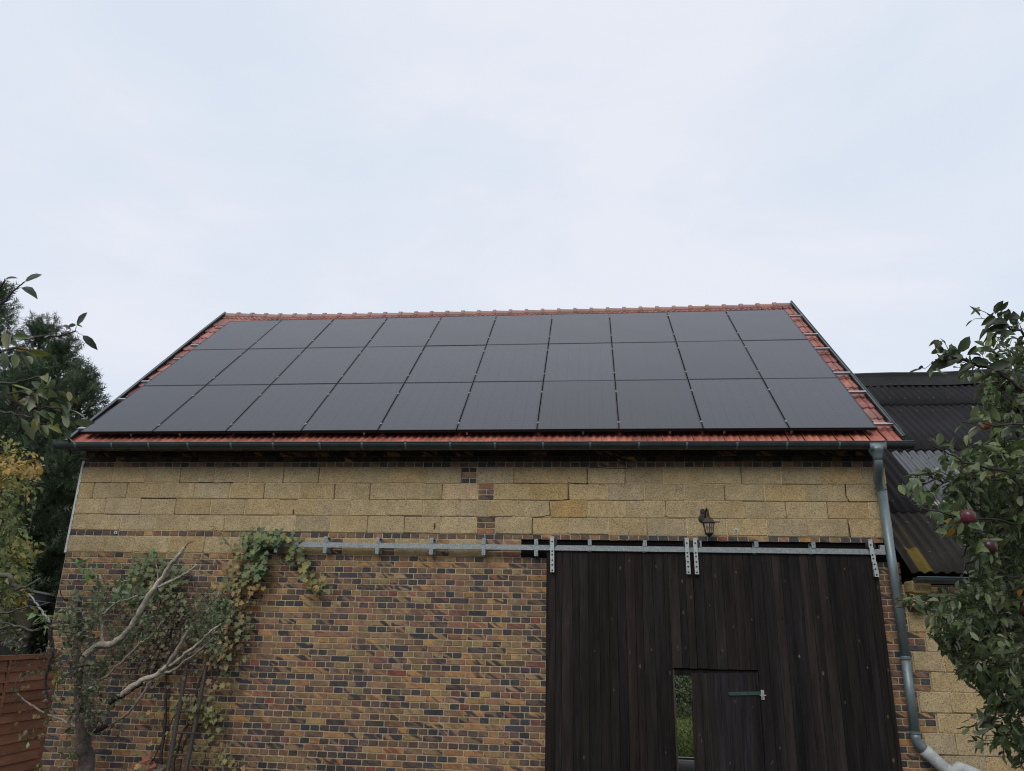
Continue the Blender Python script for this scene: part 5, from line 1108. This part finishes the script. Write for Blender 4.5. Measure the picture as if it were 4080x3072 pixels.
# --- conifers behind
CON = [(48, 64, 50), (38, 52, 42), (62, 78, 60), (34, 46, 38), (56, 70, 50)]
def conifer(ax_, ay_, Y, r_base, nb, label, zlow=-1.0, nper=34):
    top = W(ax_, ay_, Y); b0 = np.array([top[0], Y, -1.2]); H = top[2]+1.2
    e = empty('conifer', tuple(b0), label, 'conifer', 'conifers behind the barn'); wd_ = MB(); lv = Leaves(SPRAY)
    wd_.tube([b0, b0+np.array([0, 0, H*.5]), top], [.2, .11, .01], n=9, col=(.06, .045, .035))
    for i in range(nb):
        t_ = (i+rng.uniform())/nb; t_ = t_**.85; z = top[2]-t_*(H-.6); rr = r_base*min(1, (.05+t_*1.5))**.8*rng.uniform(.65, 1.12)
        az = rng.uniform(0, 2*pi)
        dirn = nrm(np.array([cos(az), sin(az), rng.uniform(.25, .7)])); p0 = np.array([top[0], Y, z]); p1 = p0+dirn*rr
        wd_.tube([p0, (p0+p1)/2-np.array([0, 0, .05*rr]), p1], [.02, .012, .004], n=4, cap=False, col=(.05, .04, .03))
        shade = 1.75*rng.uniform(.75, 1.2)
        for j in range(nper):
            q_ = .3+.75*(j+rng.uniform())/nper; c_ = p0+(p1-p0)*q_+rv(.16+.10*rr*(1.1-q_))
            sdn = nrm(dirn+rv(.75)+np.array([0, 0, .35])); lv.put(c_, sdn, rv(), rng.uniform(.16, .34), pick(CON, shade))
    lv.build('foliage', M['conifer'], e, fold=.2, curl=.3, smooth=False); wd_.build('trunk', M['bark'], e)
conifer(-10, 1145, 7., 2.3, 360, 'tallest dark conifer at the left edge of the photo'); conifer(178, 1290, 7.6, 2.0, 330, 'dark conifer with pointed top between the tallest and the rightmost one')
conifer(262, 1362, 6.8, 1.5, 260, 'narrow dark conifer behind the left end of the roof'); conifer(345, 1480, 6.2, 1.35, 260, 'lowest and rightmost dark conifer beside the barn gutter'); conifer(90, 1480, 5.2, 1.5, 240, 'bushy dark conifer in front of the tallest one')
conifer(290, 1760, 4.6, 1.2, 240, 'low dark conifer filling the gap beside the barn wall'); conifer(120, 1950, 4.2, 1.2, 240, 'broad low conifer above the beige outbuilding')

# ------------------------------------------------------------------ garden seen through the wicket
mb = MB(); lg = Leaves(SMALL)
GG = [(70, 92, 44), (84, 104, 50), (60, 82, 40), (96, 110, 60), (110, 112, 62)]
for _ in range(16000):
    x, y = rng.uniform(8.0, 13.5), 9.8+rng.uniform(0, 1)**1.3*10; z = gz(x, y)
    lg.put(np.array([x, y, z]), np.array([rng.normal(0, .5), rng.normal(0, .5), 1.]), rv(), rng.uniform(.05, .13), pick(GG, 1.2))
for _ in range(260):
    x, y = rng.uniform(8.0, 13.5), rng.uniform(9.8, 16); lg.put(np.array([x, y, gz(x, y)+.05]), rv()*[1, 1, .3], np.array([0, 0, 1.])+rv(.4), rng.uniform(.06, .1), pick([(160, 150, 90), (150, 120, 70)], 1.))
gr = lg.build('grass', M['grass'], None, fold=.3, curl=.6); gr['kind'] = 'stuff'; gr['label'] = 'rough grass behind the barn'; gr['category'] = 'grass'
def bush(cx_, cy_, r_, h_, n, pal, s_, label, k=1., wf=1.):
    e = empty('garden_shrub', (cx_, cy_, gz(cx_, cy_)), label, 'shrub', 'shrubs behind the barn'); lv = Leaves(SMALL); wd_ = MB(); z0 = gz(cx_, cy_)
    for _ in range(14):
        t_ = np.array([cx_, cy_, z0])+np.array([rng.normal(0, .4)*r_, rng.normal(0, .4)*r_, h_*rng.uniform(.6, .95)]); wd_.tube([(cx_, cy_, z0-.1), (np.array([cx_, cy_, z0])+t_)/2+rv(.1), t_], [.03, .018, .006], n=5, col=(.05, .04, .03))
    for _ in range(n):
        v = rv(); v *= rng.uniform(.4, 1)**.5; p_ = np.array([cx_+v[0]*r_, cy_+v[1]*r_, z0+h_*.5+v[2]*h_*.55]); lv.put(p_, nrm(v+rv(.6)+np.array([0, 0, -.3])), np.array([0, 0, 1.])+rv(.6), s_*rng.uniform(.7, 1.3), pick(pal, k))
    lv.build('foliage', M['leafmat'], e, fold=.4, curl=.6, wf=wf); wd_.build('stems', M['bark'], e)
bush(10.0, 19.5, 1.7, 1.5, 2600, GS, .12, 'low leafy green shrub seen through the wicket opening', .9); bush(10.4, 22.5, 2.6, 4.6, 5200, [(44, 70, 56), (36, 58, 46), (60, 88, 70)], .26, 'tall dark shrub with long drooping leaves seen at the top of the wicket opening', 1., .55)
bush(8.6, 21., 1.7, 1.9, 1700, [(120, 110, 60), (84, 98, 54), (100, 84, 56)], .12, 'yellowish low shrub left of the leafy one behind the barn', .9); bush(12.6, 21., 2.2, 3.4, 2400, GS, .16, 'round green shrub at the right behind the barn', .8)

# ------------------------------------------------------------------ unseen trees added behind the viewer to block low sky light
for i, (x, y, r_, h_) in enumerate(((-7, -17, 3., 8.), (-1, -19, 3.2, 9.5), (5, -18, 3., 8.), (11, -20, 3.4, 9.5), (17, -18, 3., 8.5), (23, -15, 3.2, 8.))):
    e = empty('sky_blocker_tree', (x, y, gz(x, y)), 'broad green tree added unseen behind the viewer to block low sky light, ' + ORD[i] + ' from the left', 'tree', 'trees added behind the viewer to block low sky light')
    lv = Leaves(SMALL); wd_ = MB(); z0 = gz(x, y); wd_.tube([(x, y, z0-.1), (x+.1, y, z0+h_*.3), (x, y, z0+h_*.6)], [.22, .17, .08], n=9, col=(.06, .05, .04))
    for _ in range(9):
        v = rv(); t_ = np.array([x, y, z0+h_*.55])+v*np.array([r_, r_, h_*.4])*.7; wd_.tube([(x, y, z0+h_*.3), (np.array([x, y, z0+h_*.4])+t_)/2+rv(.2), t_], [.09, .05, .015], n=6, col=(.06, .05, .04))
    for _ in range(3200):
        v = rv(); v *= rng.uniform(.15, 1)**.4; lv.put(np.array([x+v[0]*r_, y+v[1]*r_, z0+h_*.52+v[2]*h_*.5]), nrm(v+rv(.7)), rv(), rng.uniform(.22, .42), pick(GS, .9))
    lv.build('crown', M['leafmat'], e, fold=.4, curl=.5); wd_.build('trunk', M['bark'], e)
